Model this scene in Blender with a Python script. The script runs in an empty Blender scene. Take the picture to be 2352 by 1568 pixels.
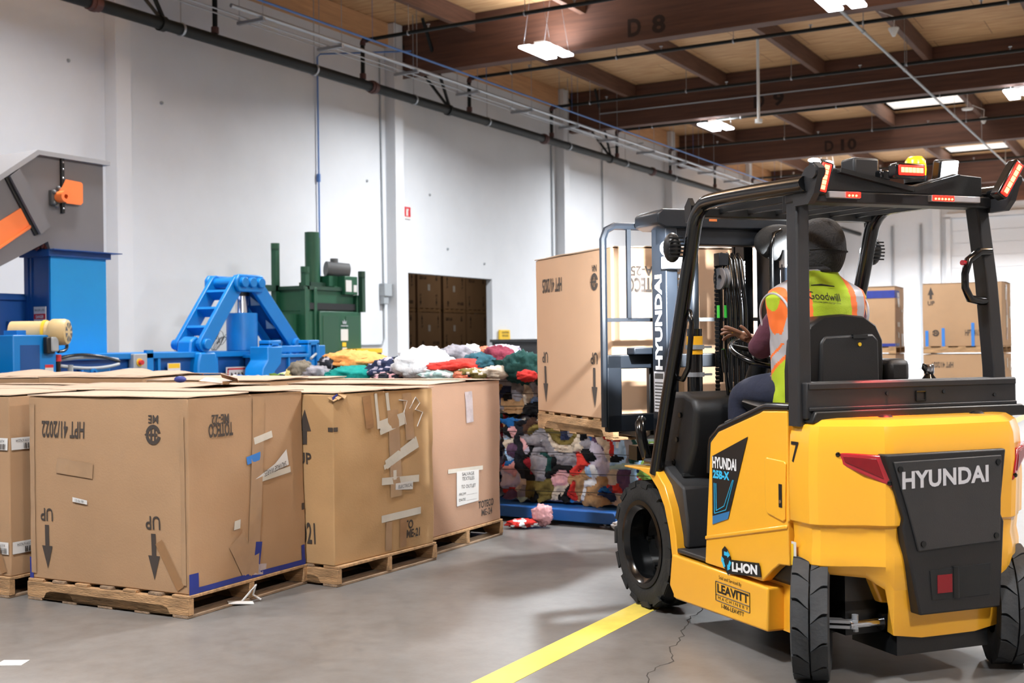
import bpy, bmesh, math, random
import numpy as np
from mathutils import Vector, Matrix, noise, Euler
sc = bpy.context.scene
COL = sc.collection
R = math.radians
PI = math.pi
noise.seed_set(7)

# ------------------------------------------------------------------ camera
cam_d = bpy.data.cameras.new('camera')
cam = bpy.data.objects.new('camera', cam_d)
COL.objects.link(cam)
CAM_YAW, CAM_PITCH, CAM_ROLL, CAM_H = R(29.641), R(0.0286), R(-0.711), 1.44
cam_d.sensor_width = 36.0
cam_d.lens = 2736.5 / 2352 * 36.0
cam.location = (0, 0, CAM_H)
cam.rotation_euler = (Matrix.Rotation(CAM_YAW, 3, 'Z') @ Matrix.Rotation(R(90) + CAM_PITCH, 3, 'X') @ Matrix.Rotation(CAM_ROLL, 3, 'Z')).to_euler()
cam_d.clip_end = 200
cam_d.dof.use_dof = True
cam_d.dof.focus_distance = 6.0
cam_d.dof.aperture_fstop = 3.6
sc.camera = cam

# ------------------------------------------------------------------ colour management, world
sc.view_settings.view_transform = 'Standard'
sc.view_settings.look = 'None'
sc.view_settings.gamma = 1.0
sc.view_settings.use_curve_mapping = False
sc.view_settings.exposure = 0.0
try:
    sc.cycles.max_bounces = 8
    sc.cycles.diffuse_bounces = 5
    sc.cycles.use_denoising = True
    sc.cycles.sample_clamp_indirect = 6.0
    sc.cycles.caustics_reflective = False
    sc.cycles.caustics_refractive = False
except Exception:
    pass
world = bpy.data.worlds.new('world')
sc.world = world
world.use_nodes = True
world.node_tree.nodes['Background'].inputs[0].default_value = (.75, .82, .95, 1)
world.node_tree.nodes['Background'].inputs[1].default_value = .6


# ------------------------------------------------------------------ helpers: colours and materials
def lin(h):
    if isinstance(h, str):
        h = h.lstrip('#')
        c = [int(h[i:i + 2], 16) / 255 for i in (0, 2, 4)]
        return tuple(x / 12.92 if x <= .04045 else ((x + .055) / 1.055) ** 2.4 for x in c)
    return tuple(h)


MATS = {}


def mat(name, col, rough=.6, metal=0., var=0., vscale=3., bump=0., bscale=40., emit=0., coat=0., spec=.5, col2=None, stretch=None, bdist=.02):
    m = bpy.data.materials.new(name)
    m.use_nodes = True
    nt = m.node_tree
    b = nt.nodes['Principled BSDF']
    c = lin(col)
    b.inputs['Base Color'].default_value = (*c, 1)
    b.inputs['Roughness'].default_value = rough
    b.inputs['Metallic'].default_value = metal
    b.inputs['Specular IOR Level'].default_value = spec
    if coat:
        b.inputs['Coat Weight'].default_value = coat
        b.inputs['Coat Roughness'].default_value = .12
    if emit:
        b.inputs['Emission Color'].default_value = (*c, 1)
        b.inputs['Emission Strength'].default_value = emit
    if var or bump:
        tc = nt.nodes.new('ShaderNodeTexCoord')
        src = tc.outputs['Object']
        if stretch:
            mp = nt.nodes.new('ShaderNodeMapping')
            mp.inputs['Scale'].default_value = stretch
            nt.links.new(src, mp.inputs['Vector'])
            src = mp.outputs[0]
    if var:
        n = nt.nodes.new('ShaderNodeTexNoise')
        n.inputs['Scale'].default_value = vscale
        n.inputs['Detail'].default_value = 6
        n.inputs['Roughness'].default_value = .62
        nt.links.new(src, n.inputs['Vector'])
        rp = nt.nodes.new('ShaderNodeValToRGB')
        d = lin(col2) if col2 else tuple(x * (1 - var) for x in c)
        e = c if col2 else tuple(min(1, x * (1 + var * .6)) for x in c)
        rp.color_ramp.elements[0].position = .32
        rp.color_ramp.elements[0].color = (*d, 1)
        rp.color_ramp.elements[1].position = .68
        rp.color_ramp.elements[1].color = (*e, 1)
        nt.links.new(n.outputs['Fac'], rp.inputs[0])
        nt.links.new(rp.outputs[0], b.inputs['Base Color'])
    if bump:
        n2 = nt.nodes.new('ShaderNodeTexNoise')
        n2.inputs['Scale'].default_value = bscale
        n2.inputs['Detail'].default_value = 4
        nt.links.new(src, n2.inputs['Vector'])
        bp = nt.nodes.new('ShaderNodeBump')
        bp.inputs['Strength'].default_value = bump
        bp.inputs['Distance'].default_value = bdist
        nt.links.new(n2.outputs['Fac'], bp.inputs['Height'])
        nt.links.new(bp.outputs[0], b.inputs['Normal'])
    MATS[name] = m
    return m


# ------------------------------------------------------------------ helpers: mesh builder
_TXT = {}


def text_mesh(s, bold=0., shear=0., spacing=1.0):
    key = (s, bold, shear, spacing)
    if key not in _TXT:
        cu = bpy.data.curves.new('lettering', 'FONT')
        cu.body = s
        cu.size = 1
        cu.offset = bold
        cu.shear = shear
        cu.space_character = spacing
        cu.resolution_u = 3
        ob = bpy.data.objects.new('lettering', cu)
        COL.objects.link(ob)
        dg = bpy.context.evaluated_depsgraph_get()
        dg.update()
        me = bpy.data.meshes.new_from_object(ob.evaluated_get(dg))
        v = [tuple(p.co) for p in me.vertices]
        f = [tuple(p.vertices) for p in me.polygons]
        bpy.data.objects.remove(ob)
        bpy.data.curves.remove(cu)
        bpy.data.meshes.remove(me)
        x0 = min(p[0] for p in v); x1 = max(p[0] for p in v)
        y0 = min(p[1] for p in v); y1 = max(p[1] for p in v)
        v = [((p[0] - x0) / (x1 - x0), (p[1] - y0) / (y1 - y0)) for p in v]
        _TXT[key] = (v, f)
    return _TXT[key]


class MB:
    def __init__(s, M=None):
        s.bm = bmesh.new()
        s.mi = 0
        s.M = M or Matrix()

    def v(s, p):
        return s.bm.verts.new(s.M @ Vector(p))

    def f(s, vs):
        try:
            fc = s.bm.faces.new(vs)
            fc.material_index = s.mi
            return fc
        except ValueError:
            return None

    def poly(s, pts):
        return s.f([s.v(p) for p in pts])

    def box(s, x0, x1, y0, y1, z0, z1):
        p = [s.v((x, y, z)) for z in (z0, z1) for y in (y0, y1) for x in (x0, x1)]
        for q in ((0, 2, 3, 1), (4, 5, 7, 6), (0, 1, 5, 4), (2, 6, 7, 3), (0, 4, 6, 2), (1, 3, 7, 5)):
            s.f([p[i] for i in q])
        return s

    def cbox(s, c, size, rot=None):
        c = Vector(c)
        m = rot.to_3x3() if rot else Matrix.Identity(3)
        p = []
        for z in (-.5, .5):
            for y in (-.5, .5):
                for x in (-.5, .5):
                    p.append(s.v(c + m @ Vector((x * size[0], y * size[1], z * size[2]))))
        for q in ((0, 2, 3, 1), (4, 5, 7, 6), (0, 1, 5, 4), (2, 6, 7, 3), (0, 4, 6, 2), (1, 3, 7, 5)):
            s.f([p[i] for i in q])
        return s

    def beam(s, a, b, w, h, up=(0, 0, 1)):
        a = Vector(a); b = Vector(b)
        d = (b - a).normalized()
        up = Vector(up)
        r = d.cross(up)
        if r.length < 1e-4:
            r = d.cross(Vector((1, 0, 0)))
        r.normalize()
        u = r.cross(d)
        q = []
        for c in (a, b):
            q.append([s.v(c + r * (i * w / 2) + u * (j * h / 2)) for i, j in ((-1, -1), (1, -1), (1, 1), (-1, 1))])
        s.f(q[0][::-1]); s.f(q[1])
        for i in range(4):
            s.f([q[0][i], q[0][(i + 1) % 4], q[1][(i + 1) % 4], q[1][i]])
        return s

    def prism(s, poly, axis, a, b):
        """poly: 2-d outline; axis 'x': (y,z), 'y': (x,z), 'z': (x,y)"""
        def P(t, q):
            return {'x': (t, q[0], q[1]), 'y': (q[0], t, q[1]), 'z': (q[0], q[1], t)}[axis]
        A = [s.v(P(a, q)) for q in poly]
        B = [s.v(P(b, q)) for q in poly]
        s.f(A[::-1]); s.f(B)
        n = len(poly)
        for i in range(n):
            s.f([A[i], A[(i + 1) % n], B[(i + 1) % n], B[i]])
        return s

    def ring(s, c, r, u, w, n):
        return [s.v(Vector(c) + u * (r * math.cos(2 * PI * i / n)) + w * (r * math.sin(2 * PI * i / n))) for i in range(n)]

    def tube(s, path, r, n=10, caps=True):
        path = [Vector(p) for p in path]
        k = len(path)
        rs = r if isinstance(r, (list, tuple)) else [r] * k
        rings = []
        pu = None
        for i in range(k):
            d = (path[min(i + 1, k - 1)] - path[max(i - 1, 0)]).normalized()
            if pu is None:
                a = Vector((0, 0, 1)) if abs(d.z) < .9 else Vector((1, 0, 0))
                u = a.cross(d).normalized()
            else:
                u = (pu - d * pu.dot(d)).normalized()
            pu = u
            rings.append(s.ring(path[i], rs[i], u, d.cross(u), n))
        for i in range(k - 1):
            for j in range(n):
                s.f([rings[i][j], rings[i][(j + 1) % n], rings[i + 1][(j + 1) % n], rings[i + 1][j]])
        if caps:
            s.f(rings[0][::-1]); s.f(rings[-1])
        return s

    def cyl(s, a, b, r, n=16, r1=None):
        return s.tube([a, b], [r, r if r1 is None else r1], n)

    def lathe(s, prof, c=(0, 0, 0), axis='z', n=32, closed=False):
        """prof: (radius, height along axis)"""
        c = Vector(c)
        ax = {'x': Vector((1, 0, 0)), 'y': Vector((0, 1, 0)), 'z': Vector((0, 0, 1))}[axis] if isinstance(axis, str) else Vector(axis).normalized()
        a = Vector((0, 0, 1)) if abs(ax.z) < .9 else Vector((1, 0, 0))
        u = a.cross(ax).normalized()
        w = ax.cross(u)
        rings = []
        for (r, h) in prof:
            if r < 1e-5:
                rings.append([s.v(c + ax * h)])
            else:
                rings.append(s.ring(c + ax * h, r, u, w, n))
        m = len(rings)
        for i in range(m if closed else m - 1):
            A, B = rings[i], rings[(i + 1) % m]
            for j in range(n):
                a0, a1 = A[j % len(A)], A[(j + 1) % len(A)]
                b0, b1 = B[j % len(B)], B[(j + 1) % len(B)]
                if len(A) == 1 and len(B) == 1:
                    continue
                if len(A) == 1:
                    s.f([a0, b1, b0])
                elif len(B) == 1:
                    s.f([a0, a1, b0])
                else:
                    s.f([a0, a1, b1, b0])
        return s

    def ball(s, c, r, nu=16, nv=10, rot=None):
        if not isinstance(r, (list, tuple)):
            r = (r, r, r)
        c = Vector(c)
        m = rot.to_3x3() if rot else Matrix.Identity(3)
        rows = []
        for i in range(nv + 1):
            t = PI * i / nv
            if i in (0, nv):
                rows.append([s.v(c + m @ Vector((0, 0, r[2] * math.cos(t))))])
            else:
                rows.append([s.v(c + m @ Vector((r[0] * math.sin(t) * math.cos(2 * PI * j / nu), r[1] * math.sin(t) * math.sin(2 * PI * j / nu), r[2] * math.cos(t)))) for j in range(nu)])
        for i in range(nv):
            A, B = rows[i], rows[i + 1]
            for j in range(nu):
                if len(A) == 1:
                    s.f([A[0], B[j], B[(j + 1) % nu]])
                elif len(B) == 1:
                    s.f([A[j], B[0], A[(j + 1) % nu]])
                else:
                    s.f([A[j], B[j], B[(j + 1) % nu], A[(j + 1) % nu]])
        return s

    def grid(s, P, closed_u=False, mi=None):
        """P[i][j] points; mi(i,j) gives the material"""
        V = [[s.v(p) for p in row] for row in P]
        for i in range(len(V) - 1):
            k = len(V[i])
            for j in range(k if closed_u else k - 1):
                fc = s.f([V[i][j], V[i][(j + 1) % k], V[i + 1][(j + 1) % k], V[i + 1][j]])
                if fc and mi:
                    fc.material_index = mi(i, j)
        return V

    def text(s, txt, o, right, up, w, h, bold=0., shear=0., spacing=1.0, lift=0.):
        o = Vector(o); right = Vector(right).normalized(); up = Vector(up).normalized()
        n = right.cross(up)
        V, F = text_mesh(txt, bold, shear, spacing)
        q = [s.v(o + right * (x * w) + up * (y * h) + n * lift) for x, y in V]
        for f in F:
            s.f([q[i] for i in f])
        return s

    def plate(s, pts, t, n):
        """thin solid plate: outline pts, thickness t along n"""
        n = Vector(n).normalized() * t
        A = [s.v(p) for p in pts]
        B = [s.v(Vector(p) + n) for p in pts]
        s.f(A[::-1]); s.f(B)
        k = len(pts)
        for i in range(k):
            s.f([A[i], A[(i + 1) % k], B[(i + 1) % k], B[i]])
        return s

    def build(s, name, mats, parent=None, smooth=None, bevel=0., seg=2, weld=False, subsurf=0):
        if weld:
            bmesh.ops.remove_doubles(s.bm, verts=s.bm.verts, dist=1e-4)
        bmesh.ops.recalc_face_normals(s.bm, faces=s.bm.faces)
        me = bpy.data.meshes.new(name)
        s.bm.to_mesh(me)
        s.bm.free()
        for m in (mats if isinstance(mats, (list, tuple)) else [mats]):
            me.materials.append(MATS[m] if isinstance(m, str) else m)
        if smooth is not None:
            me.polygons.foreach_set('use_smooth', [True] * len(me.polygons))
            if smooth < 180:
                me.set_sharp_from_angle(angle=R(smooth))
        o = bpy.data.objects.new(name, me)
        COL.objects.link(o)
        if parent:
            o.parent = parent
        if bevel:
            md = o.modifiers.new('bevel', 'BEVEL')
            md.width = bevel
            md.segments = seg
            md.limit_method = 'ANGLE'
            md.angle_limit = R(35)
            md.harden_normals = False
            if smooth is None:
                me.polygons.foreach_set('use_smooth', [True] * len(me.polygons))
                me.set_sharp_from_angle(angle=R(50))
        if subsurf:
            md = o.modifiers.new('sub', 'SUBSURF')
            md.levels = md.render_levels = subsurf
        return o


def thing(name, label, cat, loc=(0, 0, 0), rz=0., group=None, rot=None):
    o = bpy.data.objects.new(name, None)
    COL.objects.link(o)
    o.empty_display_size = .1
    o.location = loc
    o.rotation_euler = rot if rot else (0, 0, rz)
    o['label'] = label
    o['category'] = cat
    if group:
        o['group'] = group
    return o


def tag(o, label, cat, group=None, kind=None):
    o['label'] = label
    o['category'] = cat
    if group:
        o['group'] = group
    if kind:
        o['kind'] = kind
    return o


def struct(o):
    o['kind'] = 'structure'
    return o


def copy_tree(o, parent=None):
    c = o.copy()
    COL.objects.link(c)
    if parent is not None:
        c.parent = parent
    for ch in [x for x in bpy.data.objects if x.parent == o]:
        copy_tree(ch, c)
    return c


def V3(*a):
    return Vector(a)

# ------------------------------------------------------------------ materials
mat('wall_paint', '#d5d8dc', .75, var=.05, vscale=.7, bump=.08, bscale=60)
mat('pillar_paint', '#d8dadd', .75, var=.04, vscale=.9)
mat('purlin_wood', '#644536', .75, var=.3, vscale=2.5, stretch=(6, .5, 6))
mat('ledger_wood', '#c99b70', .7, var=.18, vscale=2, stretch=(5, .5, 8))
mat('beam_wood', '#57382b', .72, var=.32, vscale=2.2, stretch=(.35, 5, 6))
mat('stencil_ink', '#2a1d17', .9)
mat('ink', '#3a322d', .8)
mat('ink_light', '#7a5a42', .85)
mat('pallet_wood', '#a5825c', .85, var=.45, vscale=5, stretch=(1.2, 6, 6), bump=.4, bscale=30)
mat('pallet_wood_grey', '#8d765f', .9, var=.45, vscale=5, stretch=(6, 1.2, 6), bump=.4, bscale=30)
mat('cardboard', '#a08060', .82, var=.09, vscale=1.6, bump=.05, bscale=90)
mat('cardboard_yellow', '#ac8a60', .82, var=.12, vscale=1.8, bump=.05, bscale=90)
mat('cardboard_pink', '#a3816a', .82, var=.08, vscale=1.4, bump=.05, bscale=90)
mat('cardboard_fresh', '#b59376', .8, var=.04, vscale=1.2, bump=.03, bscale=90)
mat('cardboard_top_lit', '#b39d88', .85, var=.06, vscale=2.5, bump=.08, bscale=20)  # paler than the sides: overhead light put into the colour of the tops
mat('paper_white', '#cfcdca', .7)
mat('masking_tape', '#c2bcb0', .6, var=.08, vscale=9)
mat('clear_tape', '#9f8163', .2, var=.1, vscale=8, spec=.6)
mat('brown_tape', '#8f6c4a', .35, var=.1, vscale=6)
mat('blue_tape', '#1b2c7c', .55, var=.12, vscale=8)
mat('sky_blue_tape', '#2f72bd', .6)
mat('film', '#a79a9a', .15, spec=.7, var=.2, vscale=14)
mat('grey_ink', '#4c4b4a', .8)
mat('black_steel', '#0f1011', .42, var=.2, vscale=6, bump=.04, bscale=150)
mat('black_gloss', '#0c0d0e', .16, spec=.6)
mat('charcoal_plastic', '#2c2d2f', .55, var=.12, vscale=5, bump=.12, bscale=220)
mat('dark_plastic', '#151618', .5, bump=.1, bscale=220)
mat('guard_steel', '#1d1e21', .5, var=.1, vscale=4, bump=.04, bscale=150)
mat('mast_steel', '#151b23', .42, var=.2, vscale=5)
mat('yellow_paint', '#f6b330', .28, var=.03, vscale=1.4, coat=.5)
mat('rubber', '#1b1c1d', .8, var=.3, vscale=9, bump=.15, bscale=60)
mat('rubber_dusty', '#303336', .85, var=.25, vscale=9, bump=.15, bscale=60)
mat('chrome', '#d8dade', .15, metal=1)
mat('galvanised', '#a9adb2', .4, metal=.7)
mat('grey_paint', '#9ba1a5', .5)
mat('pipe_black', '#101312', .55, var=.2, vscale=5, spec=.3)
mat('pipe_red', '#4b2a26', .6)
mat('conduit_blue', '#4d78b8', .5)
mat('white_plastic', '#e7e7e4', .5)
mat('led', '#f4f7ff', .5, emit=9)
mat('skylight_pane', '#fff3e6', .5, emit=3.2)
mat('floor_yellow', '#e2cb5a', .55, var=.14, vscale=7, bump=.05, bscale=30)
mat('roller_door', '#dfe2e6', .55)
mat('silver_text', '#c9c9cd', .5)
mat('white_ink', '#e9eaec', .5)


def floor_material():
    m = mat('concrete_floor', '#7f7b78', .34, var=.01, vscale=.6)
    nt = m.node_tree
    b = nt.nodes['Principled BSDF']
    for n in [n for n in nt.nodes if n.type not in ('BSDF_PRINCIPLED', 'OUTPUT_MATERIAL')]:
        nt.nodes.remove(n)
    tc = nt.nodes.new('ShaderNodeTexCoord')
    n1 = nt.nodes.new('ShaderNodeTexNoise'); n1.inputs['Scale'].default_value = .55; n1.inputs['Detail'].default_value = 8; n1.inputs['Roughness'].default_value = .6
    n2 = nt.nodes.new('ShaderNodeTexNoise'); n2.inputs['Scale'].default_value = 9; n2.inputs['Detail'].default_value = 5; n2.inputs['Roughness'].default_value = .7
    for n in (n1, n2):
        nt.links.new(tc.outputs['Object'], n.inputs['Vector'])
    r1 = nt.nodes.new('ShaderNodeValToRGB')
    r1.color_ramp.elements[0].position = .35; r1.color_ramp.elements[0].color = (*lin('#646260'), 1)
    r1.color_ramp.elements[1].position = .66; r1.color_ramp.elements[1].color = (*lin('#797775'), 1)
    nt.links.new(n1.outputs['Fac'], r1.inputs[0])
    mx = nt.nodes.new('ShaderNodeMix'); mx.data_type = 'RGBA'; mx.blend_type = 'MULTIPLY'; mx.inputs[0].default_value = .55
    r2 = nt.nodes.new('ShaderNodeValToRGB')
    r2.color_ramp.elements[0].position = .3; r2.color_ramp.elements[0].color = (.6, .58, .56, 1)
    r2.color_ramp.elements[1].position = .6; r2.color_ramp.elements[1].color = (1, 1, 1, 1)
    nt.links.new(n2.outputs['Fac'], r2.inputs[0])
    nt.links.new(r1.outputs[0], mx.inputs['A']); nt.links.new(r2.outputs[0], mx.inputs['B'])
    nt.links.new(mx.outputs['Result'], b.inputs['Base Color'])
    rr = nt.nodes.new('ShaderNodeMapRange')
    rr.inputs['To Min'].default_value = .22; rr.inputs['To Max'].default_value = .48
    nt.links.new(n1.outputs['Fac'], rr.inputs['Value'])
    nt.links.new(rr.outputs[0], b.inputs['Roughness'])
    return m


def deck_material():
    m = mat('roof_deck', '#c79d6e', .75)
    nt = m.node_tree
    b = nt.nodes['Principled BSDF']
    tc = nt.nodes.new('ShaderNodeTexCoord')
    mp = nt.nodes.new('ShaderNodeMapping'); mp.inputs['Scale'].default_value = (.8, 5, 1)
    nt.links.new(tc.outputs['Object'], mp.inputs['Vector'])
    n = nt.nodes.new('ShaderNodeTexNoise'); n.inputs['Scale'].default_value = 2.2; n.inputs['Detail'].default_value = 5
    nt.links.new(mp.outputs[0], n.inputs['Vector'])
    br = nt.nodes.new('ShaderNodeTexBrick')
    br.inputs['Scale'].default_value = 1
    br.inputs['Brick Width'].default_value = 2.47
    br.inputs['Row Height'].default_value = 1.22
    br.inputs['Mortar Size'].default_value = .007
    br.inputs['Color1'].default_value = (1, 1, 1, 1); br.inputs['Color2'].default_value = (.88, .88, .88, 1)
    br.inputs['Mortar'].default_value = (.3, .28, .25, 1)
    nt.links.new(tc.outputs['Object'], br.inputs['Vector'])
    rp = nt.nodes.new('ShaderNodeValToRGB')
    rp.color_ramp.elements[0].position = .3; rp.color_ramp.elements[0].color = (*lin('#b98c5f'), 1)
    rp.color_ramp.elements[1].position = .7; rp.color_ramp.elements[1].color = (*lin('#d6ae80'), 1)
    nt.links.new(n.outputs['Fac'], rp.inputs[0])
    mx = nt.nodes.new('ShaderNodeMix'); mx.data_type = 'RGBA'; mx.blend_type = 'MULTIPLY'; mx.inputs[0].default_value = 1
    nt.links.new(rp.outputs[0], mx.inputs['A']); nt.links.new(br.outputs[0], mx.inputs['B'])
    nt.links.new(mx.outputs['Result'], b.inputs['Base Color'])
    return m


mat('dark_crack', '#3a3734', .9)
floor_material()
deck_material()

# ------------------------------------------------------------------ the ceiling lamps (built with their downlight and an added upward fill)
LAMP_W = 3.0


def make_lamp(x, y, z, label, power=225, up=44):
    t = thing('ceiling_light', label, 'light', (x, y, z), 0, 'LED high bay lights under the roof')
    m = MB()
    m.box(-.3, .3, -.1, .1, .0, .02); m.box(-.3, .3, -.42, -.34, .0, .02); m.box(-.3, .3, .34, .42, .0, .02)
    m.box(-.1, .1, -.3, .3, .02, .1)
    m.build('housing', 'white_plastic', t, bevel=.006)
    for sx in (-.18, .18):
        d = MB()
        d.box(sx - .12, sx + .12, -.55, .55, -.05, -.001)
        d.build('diffuser', 'led', t, bevel=.012)
    w = MB()
    for sx, sy in ((-.28, -.38), (.28, -.38), (-.28, .38), (.28, .38)):
        w.cyl((sx, sy, .02), (sx * .4, sy, 7.98 - z), .004, 5)
    w.build('suspension_wire', 'galvanised', t)
    for nm, e, zz, flip in (('downlight', power, -.056, 0), ('deck_fill', up, .12, 1)):  # the upward one is a fill added to brighten the roof deck
        L = bpy.data.lights.new(nm, 'AREA')
        L.shape = 'RECTANGLE'; L.size = .6; L.size_y = 1.1
        L.energy = e * LAMP_W
        L.spread = R(165 if flip else 158)
        L.color = (.92, .96, 1.0)
        o = bpy.data.objects.new(nm, L)
        COL.objects.link(o)
        o.parent = t
        o.location = (0, 0, zz)
        o.rotation_euler = (PI if flip else 0, 0, 0)
    return t


make_lamp(-10.5, 19.9, 6.95, 'bright two-panel LED ceiling light hanging before the beam marked D 8', up=20)
make_lamp(-10.55, 29.3, 6.95, 'LED ceiling light hanging just past the beam marked D 9, left of the pole')
make_lamp(-3.28, 29.2, 6.95, 'LED ceiling light past the skylight at the right edge of the photo')
make_lamp(-4.58, 18.2, 6.6, 'LED ceiling light cut by the top edge of the photo')
for x, y, pw in ((-10.5, 10, 120), (-10.5, 1, 140), (-10.5, 39.5, 300), (-3.3, 39.5, 330), (-3.3, 10, 190), (-3.3, 1, 235), (4, 1, 190), (4, 10, 260), (4, 20, 250), (4, 30, 250), (4, 40, 330), (-10.5, 50, 950), (-3.3, 50, 1100), (4, 50, 950)):
    make_lamp(x, y, 6.95, 'LED ceiling light with two panels in another row of the hall', pw, 300 if x > 0 or y > 45 else 110)

# ------------------------------------------------------------------ the room
WX = -14.5
m = MB(); m.box(-24, 12, -10, 58.4, -.2, 0)
struct(m.build('floor', 'concrete_floor'))
m = MB()
for x0, x1, y0, y1 in ((-14.9, -7.5, -10, 58.4), (-5.2, 12.2, -10, 58.4), (-7.5, -5.2, -10, 34.2), (-7.5, -5.2, 36.1, 44.1), (-7.5, -5.2, 45.7, 58.4)):
    m.box(x0, x1, y0, y1, 8.1, 8.16)
struct(m.build('ceiling', 'roof_deck'))
for k, (y0, y1) in enumerate(((34.2, 36.1), (44.1, 45.7))):
    m = MB()
    m.box(-7.52, -7.5, y0, y1, 8.1, 8.36); m.box(-5.2, -5.18, y0, y1, 8.1, 8.36)
    m.box(-7.52, -5.18, y0 - .02, y0, 8.1, 8.36); m.box(-7.52, -5.18, y1, y1 + .02, 8.1, 8.36)
    w = struct(m.build('window_%d' % (k + 1), 'wall_paint'))
    p = MB(); p.box(-7.52, -5.18, y0 - .02, y1 + .02, 8.36, 8.39)
    p.build('pane', 'skylight_pane', w)
m = MB()
m.box(WX - .16, WX, -10, 21.03, 0, 8.12); m.box(WX - .16, WX, 24.55, 58.4, 0, 8.12); m.box(WX - .16, WX, 21.03, 24.55, 2.95, 8.12)
struct(m.build('wall_left', 'wall_paint', weld=False))
m = MB(); m.box(WX, 12.2, 58, 58.3, 0, 8.12); struct(m.build('wall_far', 'wall_paint'))
m = MB(); m.box(12, 12.2, -10, 58, 0, 8.12); struct(m.build('wall_right', 'wall_paint'))
m = MB(); m.box(WX, 12.2, -10.2, -10, 0, 8.12); struct(m.build('wall_back', 'wall_paint'))
# storage room behind the opening
m = MB(); m.box(-23.7, -23.5, 14, 40, 0, 4.6); struct(m.build('wall_storage', 'wall_paint'))
m = MB(); m.box(-23.5, WX - .16, 14, 14.2, 0, 4.6); m.box(-23.5, WX - .16, 39.8, 40, 0, 4.6); struct(m.build('wall_storage_end', 'wall_paint'))
m = MB(); m.box(-23.7, WX - .16, 14, 40, 4.6, 4.7); struct(m.build('ceiling_storage', 'wall_paint'))
# pilasters
for k, y in enumerate((-2.2, 5.4, 13.03, 20.41, 28.08, 35.6, 43.3, 51.0)):
    m = MB(); m.box(WX + .002, WX + .25, y - .15, y + .15, 0, 8.08)
    struct(m.build('trim_%d' % (k + 1), 'pillar_paint'))
# far wall: roller door, pilasters
m = MB()
for k in range(12):
    m.box(-9.55, -5.2, 57.93, 57.99, .02 + k * .572, .02 + (k + 1) * .572 - .012)
m.build('door_panel', 'roller_door', None)
d = bpy.data.objects['door_panel']; d.name = 'door_1'; struct(d)
m = MB(); m.box(-9.75, -9.55, 57.8, 57.99, 0, 6.95); m.box(-9.75, -5.0, 57.8, 57.99, 6.9, 7.1)
struct(m.build('trim_9', 'pillar_paint'))
m = MB(); m.box(-10.35, -10.0, 57.75, 57.99, 0, 8.0); struct(m.build('trim_10', 'pillar_paint'))
for x in (-12.2, -10.9):
    m = MB(); m.cyl((x, 57.93, 0), (x, 57.93, 6.7), .05, 8)
    tag(m.build('conduit', 'galvanised'), 'grey vertical conduit on the far white wall' + (' next to the roller door pillar' if x > -11 else ' farther from the roller door'), 'conduit', 'conduits on the far wall')

# roof beams, purlins, ledger
BEAMS = [(-3.4, ''), (4.6, ''), (12.6, ''), (20.6, 'D 8'), (28.6, 'D 9'), (36.5, 'D 10'), (46.3, ''), (53.2, '')]
for y, s in BEAMS:
    m = MB(); m.box(WX + .02, 11.98, y, y + .3, 7.05, 8.09)
    b = m.build('roof_beam', 'beam_wood')
    tag(b, {'D 8': 'dark timber roof beam stencilled D 8', 'D 9': 'dark timber roof beam stencilled D 9', 'D 10': 'dark timber roof beam stencilled D 10'}.get(s, 'dark timber roof beam without a stencil') + (' farther off than the second skylight' if y > 50 else ''), 'beam', 'timber roof beams')
    if s:
        st = MB()
        x = {'D 8': -9.13, 'D 9': -9.31, 'D 10': -9.66}[s]
        for ch in s.split(' ')[0] + '|' + s.split(' ')[1]:
            if ch == '|':
                x += .12
                continue
            wd = .1 if ch == '1' else .27
            st.text(ch, (x, y - .004, 7.14), (1, 0, 0), (0, 0, 1), wd, .34, bold=.035)
            x += wd + .1
        st.build('stencil_lettering', 'stencil_ink', b)
ys = [b[0] for b in BEAMS]
n = 0
for y0, y1 in zip(ys[2:-1], ys[3:]):
    for k in range(-2, 6):
        x = -7.6 + 2.47 * k
        if x < WX + .3 or x > 6:
            continue
        m = MB(); m.box(x - .06, x + .06, y0 + .3, y1, 7.72, 8.095)
        n += 1
        struct(m.build('trim_%d' % (20 + n), 'purlin_wood'))
m = MB(); m.box(WX + .002, WX + .1, -9.9, 57.9, 7.58, 8.09)
struct(m.build('trim_20', 'ledger_wood'))

# ------------------------------------------------------------------ pipes and conduits along the wall and roof
PX, PZ = -13.6, 6.37
t = thing('sprinkler_main', 'thick black fire pipe running along the white wall', 'pipe', (PX, 0, PZ))
m = MB(); m.cyl((0, -9.8, 0), (0, 57.5, 0), .094, 20); m.build('pipe', 'pipe_black', t, smooth=40)
for y in (11.9, 18.6, 25.6, 32.3, 39):
    m = MB(); m.cyl((0, y - .1, 0), (0, y + .1, 0), .112, 20); m.cyl((0, y - .03, 0), (0, y + .03, 0), .126, 20); m.build('coupling', 'pipe_red', t, smooth=40)
for y in (13.6, 16.85, 20.0, 22.9, 26.9, 30.4, 34):
    m = MB()
    m.lathe([(.095, -.02), (.107, -.02), (.107, .02), (.095, .02)], (0, y, 0), 'y', 20, True)
    m.cyl((0, y, .09), (0, y, 8.08 - PZ), .008, 6)
    m.build('pipe_hanger', 'galvanised', t, smooth=40)
for y in (13.2, 21.3, 29.4):
    m = MB()
    m.lathe([(.095, -.05), (.118, -.05), (.118, .05), (.095, .05)], (0, y, 0), 'y', 20, True)
    m.beam((0, y, .06), (-.86, y - .9, 8.0 - PZ), .05, .05)
    m.beam((0, y + .05, .06), (.1, y - 1.1, 8.05 - PZ), .05, .05)
    m.build('sway_brace', 'pipe_black', t, smooth=40)
BR = [14.35, 18.3, 22.15, 26.0, 29.85, 33.7, 37.6, 41.5]
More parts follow.
